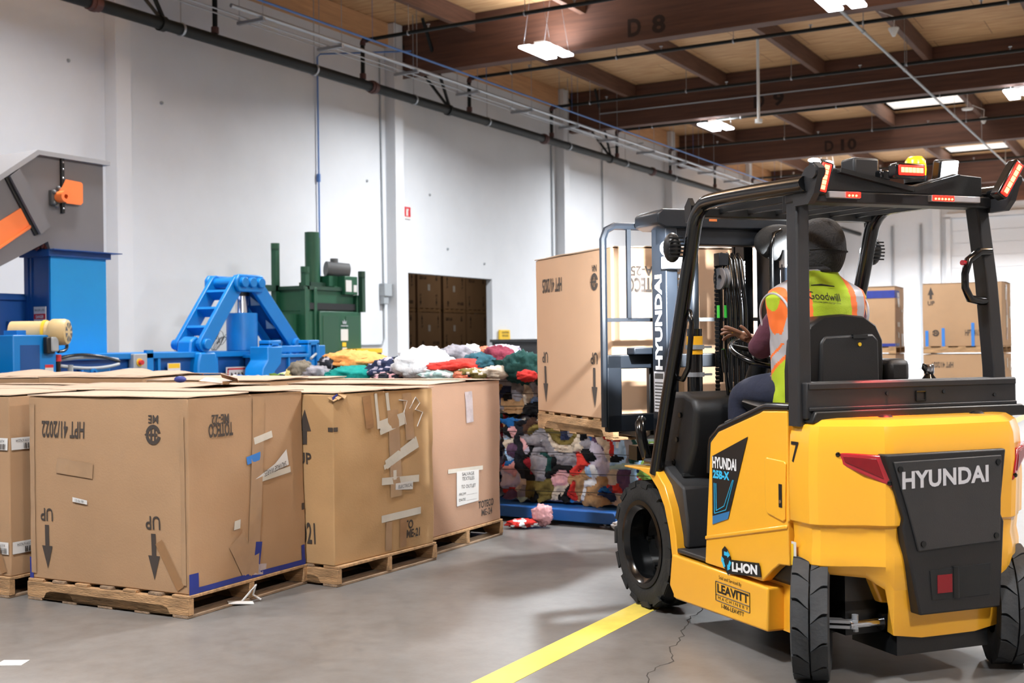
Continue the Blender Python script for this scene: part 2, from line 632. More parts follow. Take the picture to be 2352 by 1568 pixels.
for i, y in enumerate(BR):
    lab = 'black branch sprinkler pipe under the roof, ' + ['nearest the top left of the photo', 'just before the beam marked D 8', 'just past the beam marked D 8', 'between the beams marked D 8 and D 9', 'just past the beam marked D 9', 'between the beams marked D 9 and D 10', 'just past the beam marked D 10', 'farthest of all'][i]
    t = thing('sprinkler_branch', lab, 'pipe', (PX, y, 7.2), 0, 'branch sprinkler pipes under the roof')
    m = MB(); m.cyl((0, 0, 0), (17, 0, 0), .036, 14); m.build('pipe', 'pipe_black', t, smooth=40)
    m = MB(); m.cyl((0, 0, PZ - 7.2 + .07), (0, 0, -.05), .042, 14); m.build('riser', 'pipe_black', t, smooth=40)
    m = MB()
    m.tube([(0, 0, -.09), (.01, 0, -.03), (.04, 0, 0), (.1, 0, 0)], .055, 14)
    m.build('elbow', 'pipe_red', t, smooth=40)
    m = MB(); m.cyl((0, 0, PZ - 7.2 + .1), (0, 0, PZ - 7.2 + .2), .062, 14)
    m.build('coupling', 'pipe_red', t, smooth=40)
    for k in range(5):
        x = 1.5 + k * 3.0
        m = MB(); m.cyl((x, 0, .03), (x, 0, .09), .016, 8); m.cyl((x, 0, .09), (x, 0, .1), .035, 10)
        m.build('sprinkler_head', 'galvanised', t)
    for k in range(5):
        x = 1.06 + k * 2.47
        m = MB(); m.lathe([(.04, -.012), (.05, -.012), (.05, .012), (.04, .012)], (x, 0, 0), 'x', 14, True); m.cyl((x, 0, .045), (x, 0, .55), .006, 6)
        m.build('pipe_hanger', 'galvanised', t)

# conduit runs on strut hangers
HY = [14.7, 16.75, 19.1, 21.35, 23.7, 26.05, 28.35, 30.8, 33.2, 35.6, 38, 40.5]
proto = None
for y in HY:
    if proto is None:
        proto = thing('strut_hanger', 'galvanised trapeze strut hanging below the roof and carrying conduits', 'hanger', (-13.15, y, 6.68), 0, 'trapeze hangers along the wall')
        m = MB(); m.box(-.28, .28, -.03, .03, -.025, .025); m.build('strut', 'galvanised', proto)
        for x in (-.25, .25):
            m = MB(); m.cyl((x, 0, -.04), (x, 0, 8.08 - 6.68), .006, 6); m.build('threaded_rod', 'galvanised', proto)
    else:
        c = copy_tree(proto)
        c.location = (-13.15, y, 6.68)
for x, r, mm, lab, y0, y1 in ((-13.38, .012, 'galvanised', 'thin grey conduit on the trapeze hangers, nearest the wall', 3, 50), (-13.2, .013, 'galvanised', 'thin grey conduit in the middle of the trapeze hangers', 3, 50),
                      (-12.93, .032, 'galvanised', 'thickest bright conduit at the outer end of the trapeze hangers', 14, 50), (-13.28, .02, 'galvanised', 'bright medium conduit on the far trapeze hangers', 23.4, 50)):
    m = MB(); m.cyl((x, y0, 6.68 + .027 + r), (x, y1, 6.68 + .027 + r), r, 10)
    tag(m.build('conduit', mm, smooth=40), lab, 'conduit', 'conduits on the trapeze hangers')
m = MB(); m.cyl((-12.78, 4, 6.92), (-12.78, 50, 6.92), .02, 10)
for y in range(12, 50, 4):
    m.cyl((-12.78, y + 1.5, 6.9), (-12.78, y + 1.5, 8.08), .004, 5)
tag(m.build('air_line', 'conduit_blue', smooth=40), 'thin blue air line running along under the roof edge', 'pipe')
m = MB(); m.tube([(WX + .05, 18.0, 1.0), (WX + .05, 18.0, 6.94), (WX + .08, 18.05, 7.0), (-13.1, 19.2, 7.12)], .016, 8)
m.cyl((WX + .05, 18.0, 4.55), (WX + .05, 18.0, 4.7), .035, 10)
tag(m.build('air_drop', 'conduit_blue', smooth=40), 'thin blue pipe dropping down the white wall behind the green baler', 'pipe')
t = thing('conduit_drop', 'grey conduit with a junction box beside the storage doorway', 'conduit', (WX + .03, 20.1, 0))
m = MB(); m.cyl((.0, .0, 2.68), (.0, -.05, 7.3), .016, 8); m.tube([(0, .0, 2.45), (0, .0, 1.55), (0, -.06, 1.44), (0, -.15, 1.42), (0, -2.0, 1.42)], .016, 8)
m.build('tube', 'grey_paint', t, smooth=40)
m = MB(); m.box(-.02, .12, -.13, .13, 2.42, 2.68); m.box(-.02, .09, -.12, .04, 2.26, 2.42); m.build('junction_box', 'grey_paint', t, bevel=.006)
for y, lab in ((27.65, 'dark vertical conduit on the white wall beside the pillar under beam D 9'), (30.75, 'bluish vertical conduit on the white wall past the pillar under beam D 9')):
    m = MB(); m.cyl((WX + .03, y, 0), (WX + .03, y, 6.9 if y > 29 else 8.0), .02, 8)
    if y > 29:
        m.cyl((WX + .03, y, 6.9), (WX + 1.3, y, 6.95), .02, 8)
    tag(m.build('conduit', 'grey_paint', smooth=40), lab, 'conduit')
GX, GZ = -5.07, 6.97
m = MB(); m.cyl((GX, 5, GZ), (GX, 52, GZ), .027, 12)
for y in (14, 17.5, 21.9, 25.5, 31.5, 36, 41):
    m.cyl((GX, y - .06, GZ), (GX, y + .06, GZ), .038, 12)
    m.cyl((GX, y, GZ), (GX, y, 8.08), .006, 6)
tag(m.build('gas_pipe', 'grey_paint', smooth=40), 'bare grey pipe running lengthwise under the roof across the beams', 'pipe')
m = MB(); m.cyl((WX + 1, 28.55, 7.44), (11, 28.55, 7.44), .018, 8)
tag(m.build('conduit', 'galvanised', smooth=40), 'thin straight conduit along the face of the beam marked D 9', 'conduit')
t = thing('drop_pole', 'white pole with a round foot hanging before the beam marked D 9', 'pole', (-7.12, 22.15, 0))
m = MB(); m.cyl((0, 0, 5.62), (0, 0, 7.16), .028, 12); m.build('pole', 'white_plastic', t, smooth=40)
m = MB(); m.cyl((0, 0, 5.57), (0, 0, 5.64), .07, 14); m.build('foot', 'white_plastic', t, smooth=40)
for x, y, lab in ((-4.85, 23.4, 'white cone shaped wireless unit under the roof between D 8 and D 9'), (-4.78, 34.3, 'white cone shaped wireless unit under the roof right of the skylight')):
    t = thing('access_point', lab, 'wireless unit', (x, y, 7.3), 0, 'wireless units under the roof')
    m = MB(); m.lathe([(0, -.12), (.03, -.12), (.1, .02), (.1, .04), (0, .04)], n=16); m.build('cone', 'white_plastic', t, smooth=40)
    m = MB(); m.tube([(0, 0, .04), (.02, 0, .25), (-.3, .1, .43)], .01, 6); m.build('bracket', 'white_plastic', t, smooth=40)
m = MB(); m.lathe([(0, -.03), (.13, -.02), (.15, .02), (0, .05)], (-5.05, 33.4, 7.45), n=16)
m.cyl((-5.05, 33.4, 7.45), (-5.05, 33.4, 8.09), .01, 6)
tag(m.build('smoke_detector', 'white_plastic', smooth=40), 'flat white disc unit hanging right of the skylight', 'detector')

# hairline crack in the slab beside the yellow line
m = MB()
rnd = random.Random(5)
p = Vector((-1.9, 3.6, .0008)); prev = None
for k in range(60):
    q = p + Vector((rnd.uniform(-.03, .02), .045, 0))
    w = .0022 + .0015 * rnd.random()
    m.poly([p + Vector((-w, 0, 0)), p + Vector((w, 0, 0)), q + Vector((w, 0, 0)), q + Vector((-w, 0, 0))])
    p = q
m.build('floor_crack', 'dark_crack', bpy.data.objects['floor'])
# yellow line
m = MB(); m.box(-2.66, -2.5, -9, 30, 0, .0015)
tag(m.build('floor_line', 'floor_yellow'), 'painted yellow line along the grey concrete floor', 'floor line')

# ------------------------------------------------------------------ pallets
def make_pallet(name, label, loc, rz, L=1.22, W=1.02, group='wooden pallets under the boxes', woods=('pallet_wood', 'pallet_wood_grey'), simple=False):
    """stringers run along local x (L), boards along local y (W); top at z = .121"""
    t = thing(name, label, 'pallet', loc, rz, group)
    if simple:
        m = MB()
        for k in range(5):
            x = -L / 2 + .06 + k * (L - .12) / 4
            m.box(x - .06, x + .06, -W / 2, W / 2, .103, .121)
        m.build('deck_board', woods[0], t)
        for y in (-W / 2 + .02, 0, W / 2 - .02):
            m = MB(); m.box(-L / 2, L / 2, y - .02, y + .02, .016, .103); m.build('stringer', woods[0], t)
        m = MB(); m.box(-L / 2, -L / 2 + .12, -W / 2, W / 2, 0, .016); m.box(L / 2 - .12, L / 2, -W / 2, W / 2, 0, .016)
        m.build('bottom_board', woods[0], t)
        return t
    rnd = random.Random(sum(ord(ch) * (i + 1) for i, ch in enumerate(label)) % 999)
    for k in range(7):
        w = .12 if k in (0, 6) else .095
        x = -L / 2 + w / 2 + (L - w) * k / 6 if k in (0, 6) else -L / 2 + .06 + (L - .12) * k / 6
        m = MB(); m.box(x - w / 2, x + w / 2, -W / 2 + rnd.uniform(0, .012), W / 2 - rnd.uniform(0, .012), .104, .121)
        m.build('deck_board', woods[k % 2], t, bevel=.003)
    for y in (-W / 2 + .02, 0, W / 2 - .02):
        l = L / 2
        pr = [(-l, .016), (-l + .15, .016)]
        for c in (-.36, .36):
            a, b = c * l / .61 - .115, c * l / .61 + .115
            pr += [(a, .016), (a + .02, .046), (a + .05, .056), (b - .05, .056), (b - .02, .046), (b, .016)]
        pr += [(l - .15, .016), (l, .016), (l, .104), (-l, .104)]
        pr = [pr[0]] + [p for i, p in enumerate(pr[1:-1])] + [pr[-1]]
        m = MB(); m.prism(pr, 'y', y - .02, y + .02)
        m.build('stringer', woods[0], t, bevel=.003)
    for k in range(5):
        x = -L / 2 + .06 + (L - .12) * k / 4
        m = MB(); m.box(x - .055, x + .055, -W / 2, W / 2, 0, .016)
        m.build('bottom_board', woods[1], t, bevel=.003)
    return t


# ------------------------------------------------------------------ cardboard boxes
class Carton:
    """big cardboard box; local origin at the middle of its base; front = -y, side = +x, back = +y, off = -x"""

    def __init__(s, name, label, loc, rz, w=1.2, d=.98, h=1.04, seed=1, mats='cardboard', group='big cardboard boxes', amp=.007, cat='box', top=True, seg=20):
        s.w, s.d, s.h, s.seed, s.amp = w, d, h, seed, amp
        s.t = thing(name, label, cat, loc, rz, group)
        s.pr = MB()
        s.n_pr = 0
        m = MB()
        c = w / 2, d / 2
        per = []
        for (ax, ay, bx, by, k) in ((-c[0], -c[1], c[0], -c[1], seg), (c[0], -c[1], c[0], c[1], seg), (c[0], c[1], -c[0], c[1], seg), (-c[0], c[1], -c[0], -c[1], seg)):
            for i in range(k):
                f = i / k
                per.append((ax + (bx - ax) * f, ay + (by - ay) * f))
        rows = []
        for j in range(seg + 1):
            z = h * j / seg
            rows.append([s.skin(Vector((x, y, z))) for x, y in per])
        m.grid(rows, closed_u=True)
        m.poly([s.skin(Vector((x, y, 0))) for x, y in per][::-1])
        m.poly([s.skin(Vector((x, y, h))) for x, y in per])
        m.build('carton', mats, s.t, smooth=30, bevel=.006, weld=True)
        if top:
            rnd = random.Random(seed)
            for sg in (-1, 1):
                tilt = rnd.uniform(.0, .02)
                y0, y1 = sg * (d / 2 + .006), sg * .006
                q = MB()
                P = []
                for i in range(9):
                    x = -w / 2 - .006 + (w + .012) * i / 8
                    P.append([(x, y0 + (y1 - y0) * j / 6, h + .004 + tilt * (j / 6) + .006 * noise.noise(Vector((x * 3, j * .5, seed)))) for j in range(7)])
                q.grid(P)
                o = q.build('top_flap', 'cardboard_top_lit', s.t, smooth=60)
                sd = o.modifiers.new('thick', 'SOLIDIFY'); sd.thickness = .006; sd.offset = 1

    def amt(s, p):
        q = p * 1.7 + Vector((s.seed * 7.3, s.seed * 3.1, s.seed * 1.7))
        fine = noise.noise(p * 7 + Vector((s.seed, 0, 0)))
        return s.amp * (1.2 * noise.noise(q) + .45 * fine)

    def skin(s, p):
        """the skin point over the plain box point p"""
        a = s.amt(p)
        n = Vector((0, 0, 0))
        ex = 1e-5
        bx = max(0, 1 - (abs(p.x) / (s.w / 2)) ** 4); by = max(0, 1 - (abs(p.y) / (s.d / 2)) ** 4)
        bz = 4 * (p.z / s.h) * (1 - p.z / s.h)
        bow = s.amp * 1.5
        if abs(abs(p.x) - s.w / 2) < ex:
            n.x = math.copysign(1, p.x) * (a + bow * by * bz)
        if abs(abs(p.y) - s.d / 2) < ex:
            n.y = math.copysign(1, p.y) * (a + bow * bx * bz)
        return p + n

    def at(s, face, u, v, lift=.0015):
        if face == 'front':
            p = Vector((-s.w / 2 + u, -s.d / 2, v)); n = Vector((0, -1, 0))
        elif face == 'side':
            p = Vector((s.w / 2, -s.d / 2 + u, v)); n = Vector((1, 0, 0))
        elif face == 'off':
            p = Vector((-s.w / 2, s.d / 2 - u, v)); n = Vector((-1, 0, 0))
        else:
            p = Vector((s.w / 2 - u, s.d / 2, v)); n = Vector((0, 1, 0))
        return s.skin(p) + n * lift

    def text(s, face, txt, u0, u1, v0, v1, flip=False, bold=.02, mb=None, lift=.003, tilt=0., spacing=1.0):
        V, F = text_mesh(txt, bold, 0, spacing)
        mb = mb or s.pr
        q = []
        for x, y in V:
            if flip:
                x, y = 1 - x, 1 - y
            u, v = u0 + x * (u1 - u0), v0 + y * (v1 - v0)
            v += tilt * (u - (u0 + u1) / 2)
            q.append(mb.v(s.at(face, u, v, lift)))
        for f in F:
            mb.f([q[i] for i in f])
        s.n_pr += 1

    def shape(s, face, pts, mb=None, lift=.003):
        mb = mb or s.pr
        mb.f([mb.v(s.at(face, u, v, lift)) for u, v in pts])
        s.n_pr += 1

    def arrow(s, face, u, v0, v1, wd=.032, hw=.085, hl=.13):
        """shaft from v0 to the tip v1"""
        g = 1 if v1 > v0 else -1
        b = v1 - g * hl
        n = 6
        for k in range(n):
            a0, a1 = v0 + (b - v0) * k / n, v0 + (b - v0) * (k + 1) / n
            s.shape(face, [(u - wd / 2, a0), (u + wd / 2, a0), (u + wd / 2, a1), (u - wd / 2, a1)])
        s.shape(face, [(u - hw / 2, b), (u + hw / 2, b), (u, v1)])

    def emblem(s, face, u, v, r=.054, flip=False):
        n = 28
        for k in range(n):
            a0, a1 = 2 * PI * k / n, 2 * PI * (k + 1) / n
            if abs(((a0 + a1) / 2 + .0) % PI - PI / 2) < .25 and False:
                continue
            am = (a0 + a1) / 2
            if abs(math.sin(am)) < .24:
                continue
            s.shape(face, [(u + r * math.cos(a0), v + r * math.sin(a0)), (u + r * math.cos(a1), v + r * math.sin(a1)), (u + r * .62 * math.cos(a1), v + r * .62 * math.sin(a1)), (u + r * .62 * math.cos(a0), v + r * .62 * math.sin(a0))])
        for q in (-1, 1):
            s.shape(face, [(u + q * .013 - .006, v - .034), (u + q * .013 + .006, v - .034), (u + q * .013 + .006, v + .034), (u + q * .013 - .006, v + .034)])
        s.shape(face, [(u - .03, v - .006), (u + .03, v - .006), (u + .03, v + .006), (u - .03, v + .006)])
        g = 1 if flip else -1
        s.shape(face, [(u - g * r * 1.15, v), (u - g * r * .62, v - .018), (u - g * r * .62, v + .018)])

    def stock_marks(s, face, year, code='ME', flip=True):
        w = s.w if face in ('front', 'back') else s.d
        if flip:
            s.text(face, 'HPT 41/' + year, w - 1.09, w - .75, .81, .905, True, bold=.02)
            s.text(face, code, w - .272, w - .2, .907, .95, True)
            s.emblem(face, w - .236, .845, flip=True)
            for u in (1.056, .247):
                s.text(face, 'UP', w - u - .05, w - u + .05, .335, .408, True, bold=.01)
                s.arrow(face, w - u, .312, .063)
        else:
            s.text(face, 'HPT 41/' + year, .75, 1.09, .115, .21, False, bold=.02)
            s.text(face, code, .2, .272, .07, .113, False)
            s.emblem(face, .236, .175)
            for u in (1.03, .2):
                s.text(face, 'UP', u - .05, u + .05, .6, .67, False, bold=.01)
                s.arrow(face, u, .7, .97)

    def tape(s, face, a, b, wd, m='masking_tape', name='tape_strip', skew=0., lift=.005, k=8):
        a = Vector(a); b = Vector(b)
        d = (b - a).normalized()
        n = Vector((-d.y, d.x)) * wd / 2
        mb = MB()
        P = []
        for i in range(k + 1):
            c = a.lerp(b, i / k)
            sk = d * skew
            P.append([s.at(face, *(c + n + sk), lift), s.at(face, *(c - n - sk), lift)])
        mb.grid(P)
        return mb.build(name, m, s.t)

    def label(s, face, pts, m='paper_white', name='paper_label', lift=.0065, lines=()):
        mb = MB()
        mb.f([mb.v(s.at(face, u, v, lift)) for u, v in pts])
        o = mb.build(name, m, s.t)
        if lines:
            q = MB()
            for (txt, u0, u1, v0, v1, flip, tilt) in lines:
                s.text(face, txt, u0, u1, v0, v1, flip, .0, q, lift + .004, tilt)
            q.build('lettering', 'grey_ink', o)
        return o

    def done(s, ink='ink'):
        if s.n_pr:
            s.pr.build('printed_marking', ink, s.t)
        else:
            s.pr.bm.free()
        return s.t


def corner_loc(corner, rz, w, d, z):
    """centre of a box whose front/side corner stands at the world point corner"""
    c = Matrix.Rotation(rz, 3, 'Z') @ Vector((-w / 2, d / 2, 0))
    return (corner[0] + c.x, corner[1] + c.y, z)


PT = .1215
# -- the box at the front: printing upside down
yw = R(1.98)
L1 = corner_loc((-4.611, 4.625), yw, 1.2, .98, 0)
make_pallet('wooden_pallet', 'rough wooden pallet under the frontmost box, notched board facing the camera', L1, yw)
b = Carton('cardboard_box', 'frontmost big cardboard box with HPT 41/2022 upside down and blue tape at its foot', (L1[0], L1[1], PT), yw, seed=3)
b.stock_marks('front', '2022')
b.text('side', 'TOTECO', .149, .344, .822, .898, True, bold=.03)
b.text('side', 'ME-22', .174, .313, .89, .944, True, bold=.02)
b.shape('side', [(.95, .33), (.978, .33), (.978, .37), (.95, .37)])
b.label('front', [(.362, .482), (.475, .468), (.475, .445), (.362, .456)], name='barcode_label', lines=[('123 456 789', .385, .452, .457, .47, False, -.1)])
b.tape('front', (.235, .655), (.52, .632), .085, 'clear_tape')
b.tape('front', (.99, .27), (1.14, .03), .055, 'brown_tape')
b.tape('front', (.03, 1.0), (.03, .03), .04, 'clear_tape')
b.tape('front', (1.165, .95), (1.165, .05), .03, 'clear_tape')
b.tape('side', (.519, .775), (.68, .805), .04)
b.tape('side', (.454, .668), (.578, .69), .045, 'sky_blue_tape', 'blue_tape_strip')
b.label('side', [(.523, .558), (.83, .612), (.81, .705), (.7, .63)], name='torn_paper', lines=[('SALVAGE WARES', .6, .8, .585, .618, True, .2)])
b.tape('side', (.523, .55), (.845, .585), .035)
b.label('side', [(.345, .345), (.395, .35), (.392, .3), (.34, .296)], m='masking_tape', name='paper_scrap')
b.tape('side', (.57, 1.02), (.5, .02), .1, 'clear_tape')
b.tape('side', (.36, .24), (.5, .02), .13, 'clear_tape')
b.tape('side', (.555, .2), (.53, .015), .055, 'blue_tape', 'blue_tape_strip')
b.tape('side', (.0, .017), (.98, .017), .03, 'blue_tape', 'blue_tape_strip', k=12)
b.tape('side', (.03, .11), (.03, .0), .07, 'blue_tape', 'blue_tape_strip')
b.tape('side', (.955, .12), (.965, .0), .03, 'blue_tape', 'blue_tape_strip')
b.tape('front', (.012, .12), (.012, .0), .03, 'blue_tape', 'blue_tape_strip')
b.tape('side', (.5, .05), (.62, .035), .06, 'film', 'plastic_film')
b.done()

# -- box left of it, with two bar code bands
yw = R(1.2)
L0 = corner_loc((-5.93, 4.54), yw, 1.2, .98, 0)
make_pallet('wooden_pallet', 'wooden pallet at the left edge under the box with bar code bands', L0, yw)
b = Carton('cardboard_box', 'cardboard box at the left edge with two white bar code bands', (L0[0], L0[1], PT), yw, seed=5)
for v in (.765, .163):
    for face, u0, u1 in (('front', .9, 1.195), ('side', .005, .3)):
        b.label(face, [(u0, v - .035), (u1, v - .035), (u1, v + .035), (u0, v + .035)], name='barcode_band')
        q = MB()
        rnd = random.Random(int(v * 100))
        u = u0 + .012
        while u < u1 - .02:
            w = rnd.choice((.003, .005, .008))
            if int(u * 12) % 3:
                b.shape(face, [(u, v - .03), (u + w, v - .03), (u + w, v + .002), (u, v + .002)], q, .0095)
            u += w + rnd.choice((.003, .005))
        b.text(face, 'A339 676234', u0 + .03, u0 + .13, v + .01, v + .025, True, 0, q, .0095)
        b.text(face, 'A339 676234', u0 + .16, u0 + .27, v + .01, v + .025, True, 0, q, .0095)
        q.build('bar_code', 'ink', b.t)
b.tape('front', (.95, .6), (1.15, .02), .05, 'brown_tape')
b.done()

# -- second box along the aisle
yw = R(-3.6)
L2 = corner_loc((-4.422, 5.61), yw, 1.2, .985, 0)
make_pallet('wooden_pallet', 'wooden pallet under the worn box with pale tape strips', L2, R(-2))
b = Carton('cardboard_box', 'worn cardboard box with pale tape strips and ME-21, second along the aisle', (L2[0], L2[1], PT), yw, h=1.02, seed=9, mats='cardboard_yellow', amp=.011)
b.text('side', 'TO', .654, .745, .128, .186, bold=.03)
b.text('side', 'ME-21', .684, .82, .07, .125, bold=.03)
b.arrow('front', .99, .72, .93, .035, .1)
b.text('front', 'UP', .93, 1.04, .6, .67)
b.text('front', '41/2021', .8, 1.05, .12, .25)
b.shape('front', [(1.17, .8), (1.2, .8), (1.2, .825), (1.17, .825)])
b.shape('side', [(0, .8), (.03, .8), (.03, .825), (0, .825)])
b.tape('side', (.416, .8), (.73, .855), .075)
b.tape('side', (.416, .765), (.74, .835), .03)
b.tape('side', (.47, .56), (.79, .69), .06)
b.tape('side', (.45, .545), (.8, .66), .03)
b.label('side', [(.56, .435), (.735, .435), (.735, .38), (.56, .395)], name='torn_paper', lines=[('ELECTRICAL', .585, .725, .4, .422, False, 0)])
b.tape('side', (.43, .46), (.8, .445), .045)
b.tape('side', (.555, .52), (.555, .46), .03)
b.tape('side', (.426, .225), (.82, .235), .045)
b.tape('side', (.395, 1.01), (.405, .79), .026)
b.tape('side', (.5, 1.01), (.52, .84), .03)
b.tape('side', (.55, .9), (.57, .35), .11, 'clear_tape')
b.tape('side', (.7, 1.0), (.72, .7), .09, 'clear_tape')
b.tape('side', (.3, 1.0), (.32, .8), .08, 'brown_tape')
b.tape('side', (.64, .2), (.65, .02), .07, 'brown_tape')
b.tape('side', (.5, .2), (.5, .02), .06, 'clear_tape')
m = MB(); m.tube([b.at('side', u, v, .004) for u, v in ((.72, .9), (.79, .97), (.83, .93), (.78, .89), (.86, .87), (.8, .78))], .003, 5)
m.tube([b.at('side', u, v, .004) for u, v in ((.62, .96), (.7, .95), (.66, .88), (.68, .8))], .003, 5)
m.build('chalk_scrawl', 'paper_white', b.t)
for u, v in ((.04, 1.01), (.01, 1.0), (.08, 1.015)):
    m = MB(); p = b.at('side', u, v, .0)
    m.cbox(p, (.05, .07, .004), Euler((.3, .4 + u * 3, u * 9)).to_matrix())
    m.build('torn_edge', 'cardboard_yellow', b.t)
m = MB(); m.cbox(b.at('side', .01, 1.0, .006), (.004, .06, .03), Euler((.3, 0, .2)).to_matrix()); m.build('blue_tape_strip', 'blue_tape', b.t)
b.done()

# -- third box along the aisle
yw = R(1.0)
L3 = corner_loc((-4.47, 6.70), yw, 1.2, .985, 0)
make_pallet('wooden_pallet', 'wooden pallet under the box with the hung white notice', L3, yw)
b = Carton('cardboard_box', 'pinkish cardboard box with a white notice and ME-24, third along the aisle', (L3[0], L3[1], PT), yw, h=1.035, seed=13, mats='cardboard_pink', amp=.008)
b.text('side', 'TOTECO', .645, .872, .118, .172, bold=.03)
b.text('side', 'ME-24', .69, .85, .06, .108, bold=.02)
b.label('side', [(.33, .42), (.64, .405), (.64, .18), (.335, .175)], name='paper_notice', lines=[
    ('SALVAGE', .4, .57, .378, .402, False, -.05), ('TEXTILES', .4, .57, .345, .369, False, -.05), ('TO OUTLET', .39, .59, .29, .314, False, -.05), ('FROM ________', .36, .61, .24, .262, False, -.02), ('DATE ________', .36, .61, .2, .222, False, -.02)])
b.tape('side', (.22, .43), (.7, .412), .03)
b.tape('side', (.52, .97), (.53, .75), .1, 'film', 'plastic_film')
b.done()

# -- boxes standing behind these, only tops and edges seen
BACK = [((-5.84, 5.68), -1.5, 1.03, 'cardboard box behind the frontmost one, pale flat top'), ((-7.15, 5.66), 1.0, 1.02, 'cardboard box behind the left edge box, pale flat top'),
        ((-5.9, 6.72), 1.5, 1.05, 'cardboard box in the back row behind the worn box'), ((-7.18, 6.72), .5, 1.07, 'cardboard box in the back row with a raised loose flap'), ((-8.42, 6.74), 2, 1.06, 'cardboard box in the back row in front of the blue cabinet')]
for k, (c, a, h, lab) in enumerate(BACK):
    yw = R(a)
    L = corner_loc(c, yw, 1.2, .97, 0)
    make_pallet('wooden_pallet', lab.replace('cardboard box', 'pallet under the box').replace(', pale flat top', ''), L, yw, simple=True)
    b = Carton('cardboard_box', lab, (L[0], L[1], PT), yw, d=.97, h=h, seed=20 + k, amp=.009)
    if k in (3, 4):
        for u0, u1, dz in ((.1, .7, .05), (.5, 1.15, .03)):
            m = MB()
            P = [[(-.6 + u0 + (u1 - u0) * i / 8, -.4 + .6 * j / 4, h + .014 + dz * math.sin(PI * i / 8) * (j / 4) + .012 * noise.noise(Vector((i * .5, j * .6, k)))) for j in range(5)] for i in range(9)]
            m.grid(P)
            o = m.build('loose_flap', 'cardboard_top_lit', b.t, smooth=60)
            sd = o.modifiers.new('thick', 'SOLIDIFY'); sd.thickness = .006
    b.done()
m = MB(); m.ball((0, 0, 0), (.05, .04, .025), 12, 8)
o = m.build('tape_wad', 'blue_tape', smooth=60); o.location = (-6.3, 6.58, 1.18)
tag(o, 'small crumpled wad of blue tape on the pale box tops', 'tape')
o.location = (-6.45, 6.4, PT + 1.03 + .045)
m = MB(); m.cbox((0, 0, 0), (.22, .1, .004), Euler((.25, .1, .3)).to_matrix()); m.cbox((.1, .02, .02), (.12, .08, .004), Euler((-.4, .3, .5)).to_matrix())
o = m.build('cardboard_scrap', 'brown_tape'); o.location = (-5.9, 6.2, PT + 1.03 + .045)
tag(o, 'torn scrap of brown cardboard lying on the pale box tops', 'scrap')

# -- the box carried on the forks
FY = R(50.171)
FO = Vector((-1.082, 5.369, 0))
FM = Matrix.Translation(FO) @ Matrix.Rotation(FY, 4, 'Z')


def fl(p):
    return FM @ Vector(p)


c = fl((.145, 2.225 + .615, 0))
LZ = .962
# box front (-y of the carton) turned to the left of the truck
yl = FY - R(90)
make_pallet('wooden_pallet', 'raised wooden pallet on the forks under the clean new box', (c.x, c.y, LZ - .1215), yl, L=1.22, W=1.0, woods=('pallet_wood', 'pallet_wood'))
b = Carton('cardboard_box', 'clean new cardboard box raised on the forks, HPT 41/2025 upside down', (c.x, c.y, LZ), yl, w=1.22, d=1.0, seed=31, mats='cardboard_fresh', amp=.003)
b.stock_marks('front', '2025', 'NA')
b.text('side', 'TOTECO', .1, .36, .77, .86, True, bold=.03)
b.text('side', 'NA-25', .13, .33, .87, .93, True, bold=.02)
b.tape('side', (.45, 1.03), (.45, .02), .06, 'clear_tape')
b.done()

# ------------------------------------------------------------------ clothes: bales, loose garments, the platform scale
PAL = {'white': '#dcdfe3', 'cream': '#cbbfae', 'black': '#17181b', 'ink': '#22242c', 'navy': '#2a3350', 'denim': '#6f8cb8', 'royal': '#1f63a8', 'sky': '#9dbfe2', 'red': '#b8302c', 'crimson': '#8f2430', 'pink': '#d9a6ab',
       'green': '#84ac54', 'forest': '#1d4341', 'teal': '#12807a', 'mint': '#9ab5b3', 'grey': '#8b8a92', 'lilac': '#b8b3c6', 'tan': '#a98660', 'olive': '#6d6134', 'plum': '#5f4763', 'orange': '#e9a05c', 'salmon': '#d57a5f', 'maroon': '#7c3446',
       'khaki': '#6d675c', 'yellow': '#e2d78f', 'bluegrey': '#2b5563', 'aqua': '#a3d5e0', 'brown': '#4b352c', 'scarlet': '#d24139'}
for k, c in PAL.items():
    mat('cloth_' + k, c, .9, var=.22, vscale=11, bump=.8, bscale=22, spec=.2, bdist=.02, stretch=(1, 1, .45))
BALE_COLS = ['white', 'cream', 'black', 'black', 'ink', 'navy', 'denim', 'royal', 'sky', 'red', 'crimson', 'pink', 'green', 'forest', 'mint', 'grey', 'lilac', 'tan', 'olive', 'plum', 'black', 'white', 'scarlet', 'grey', 'brown', 'cream']


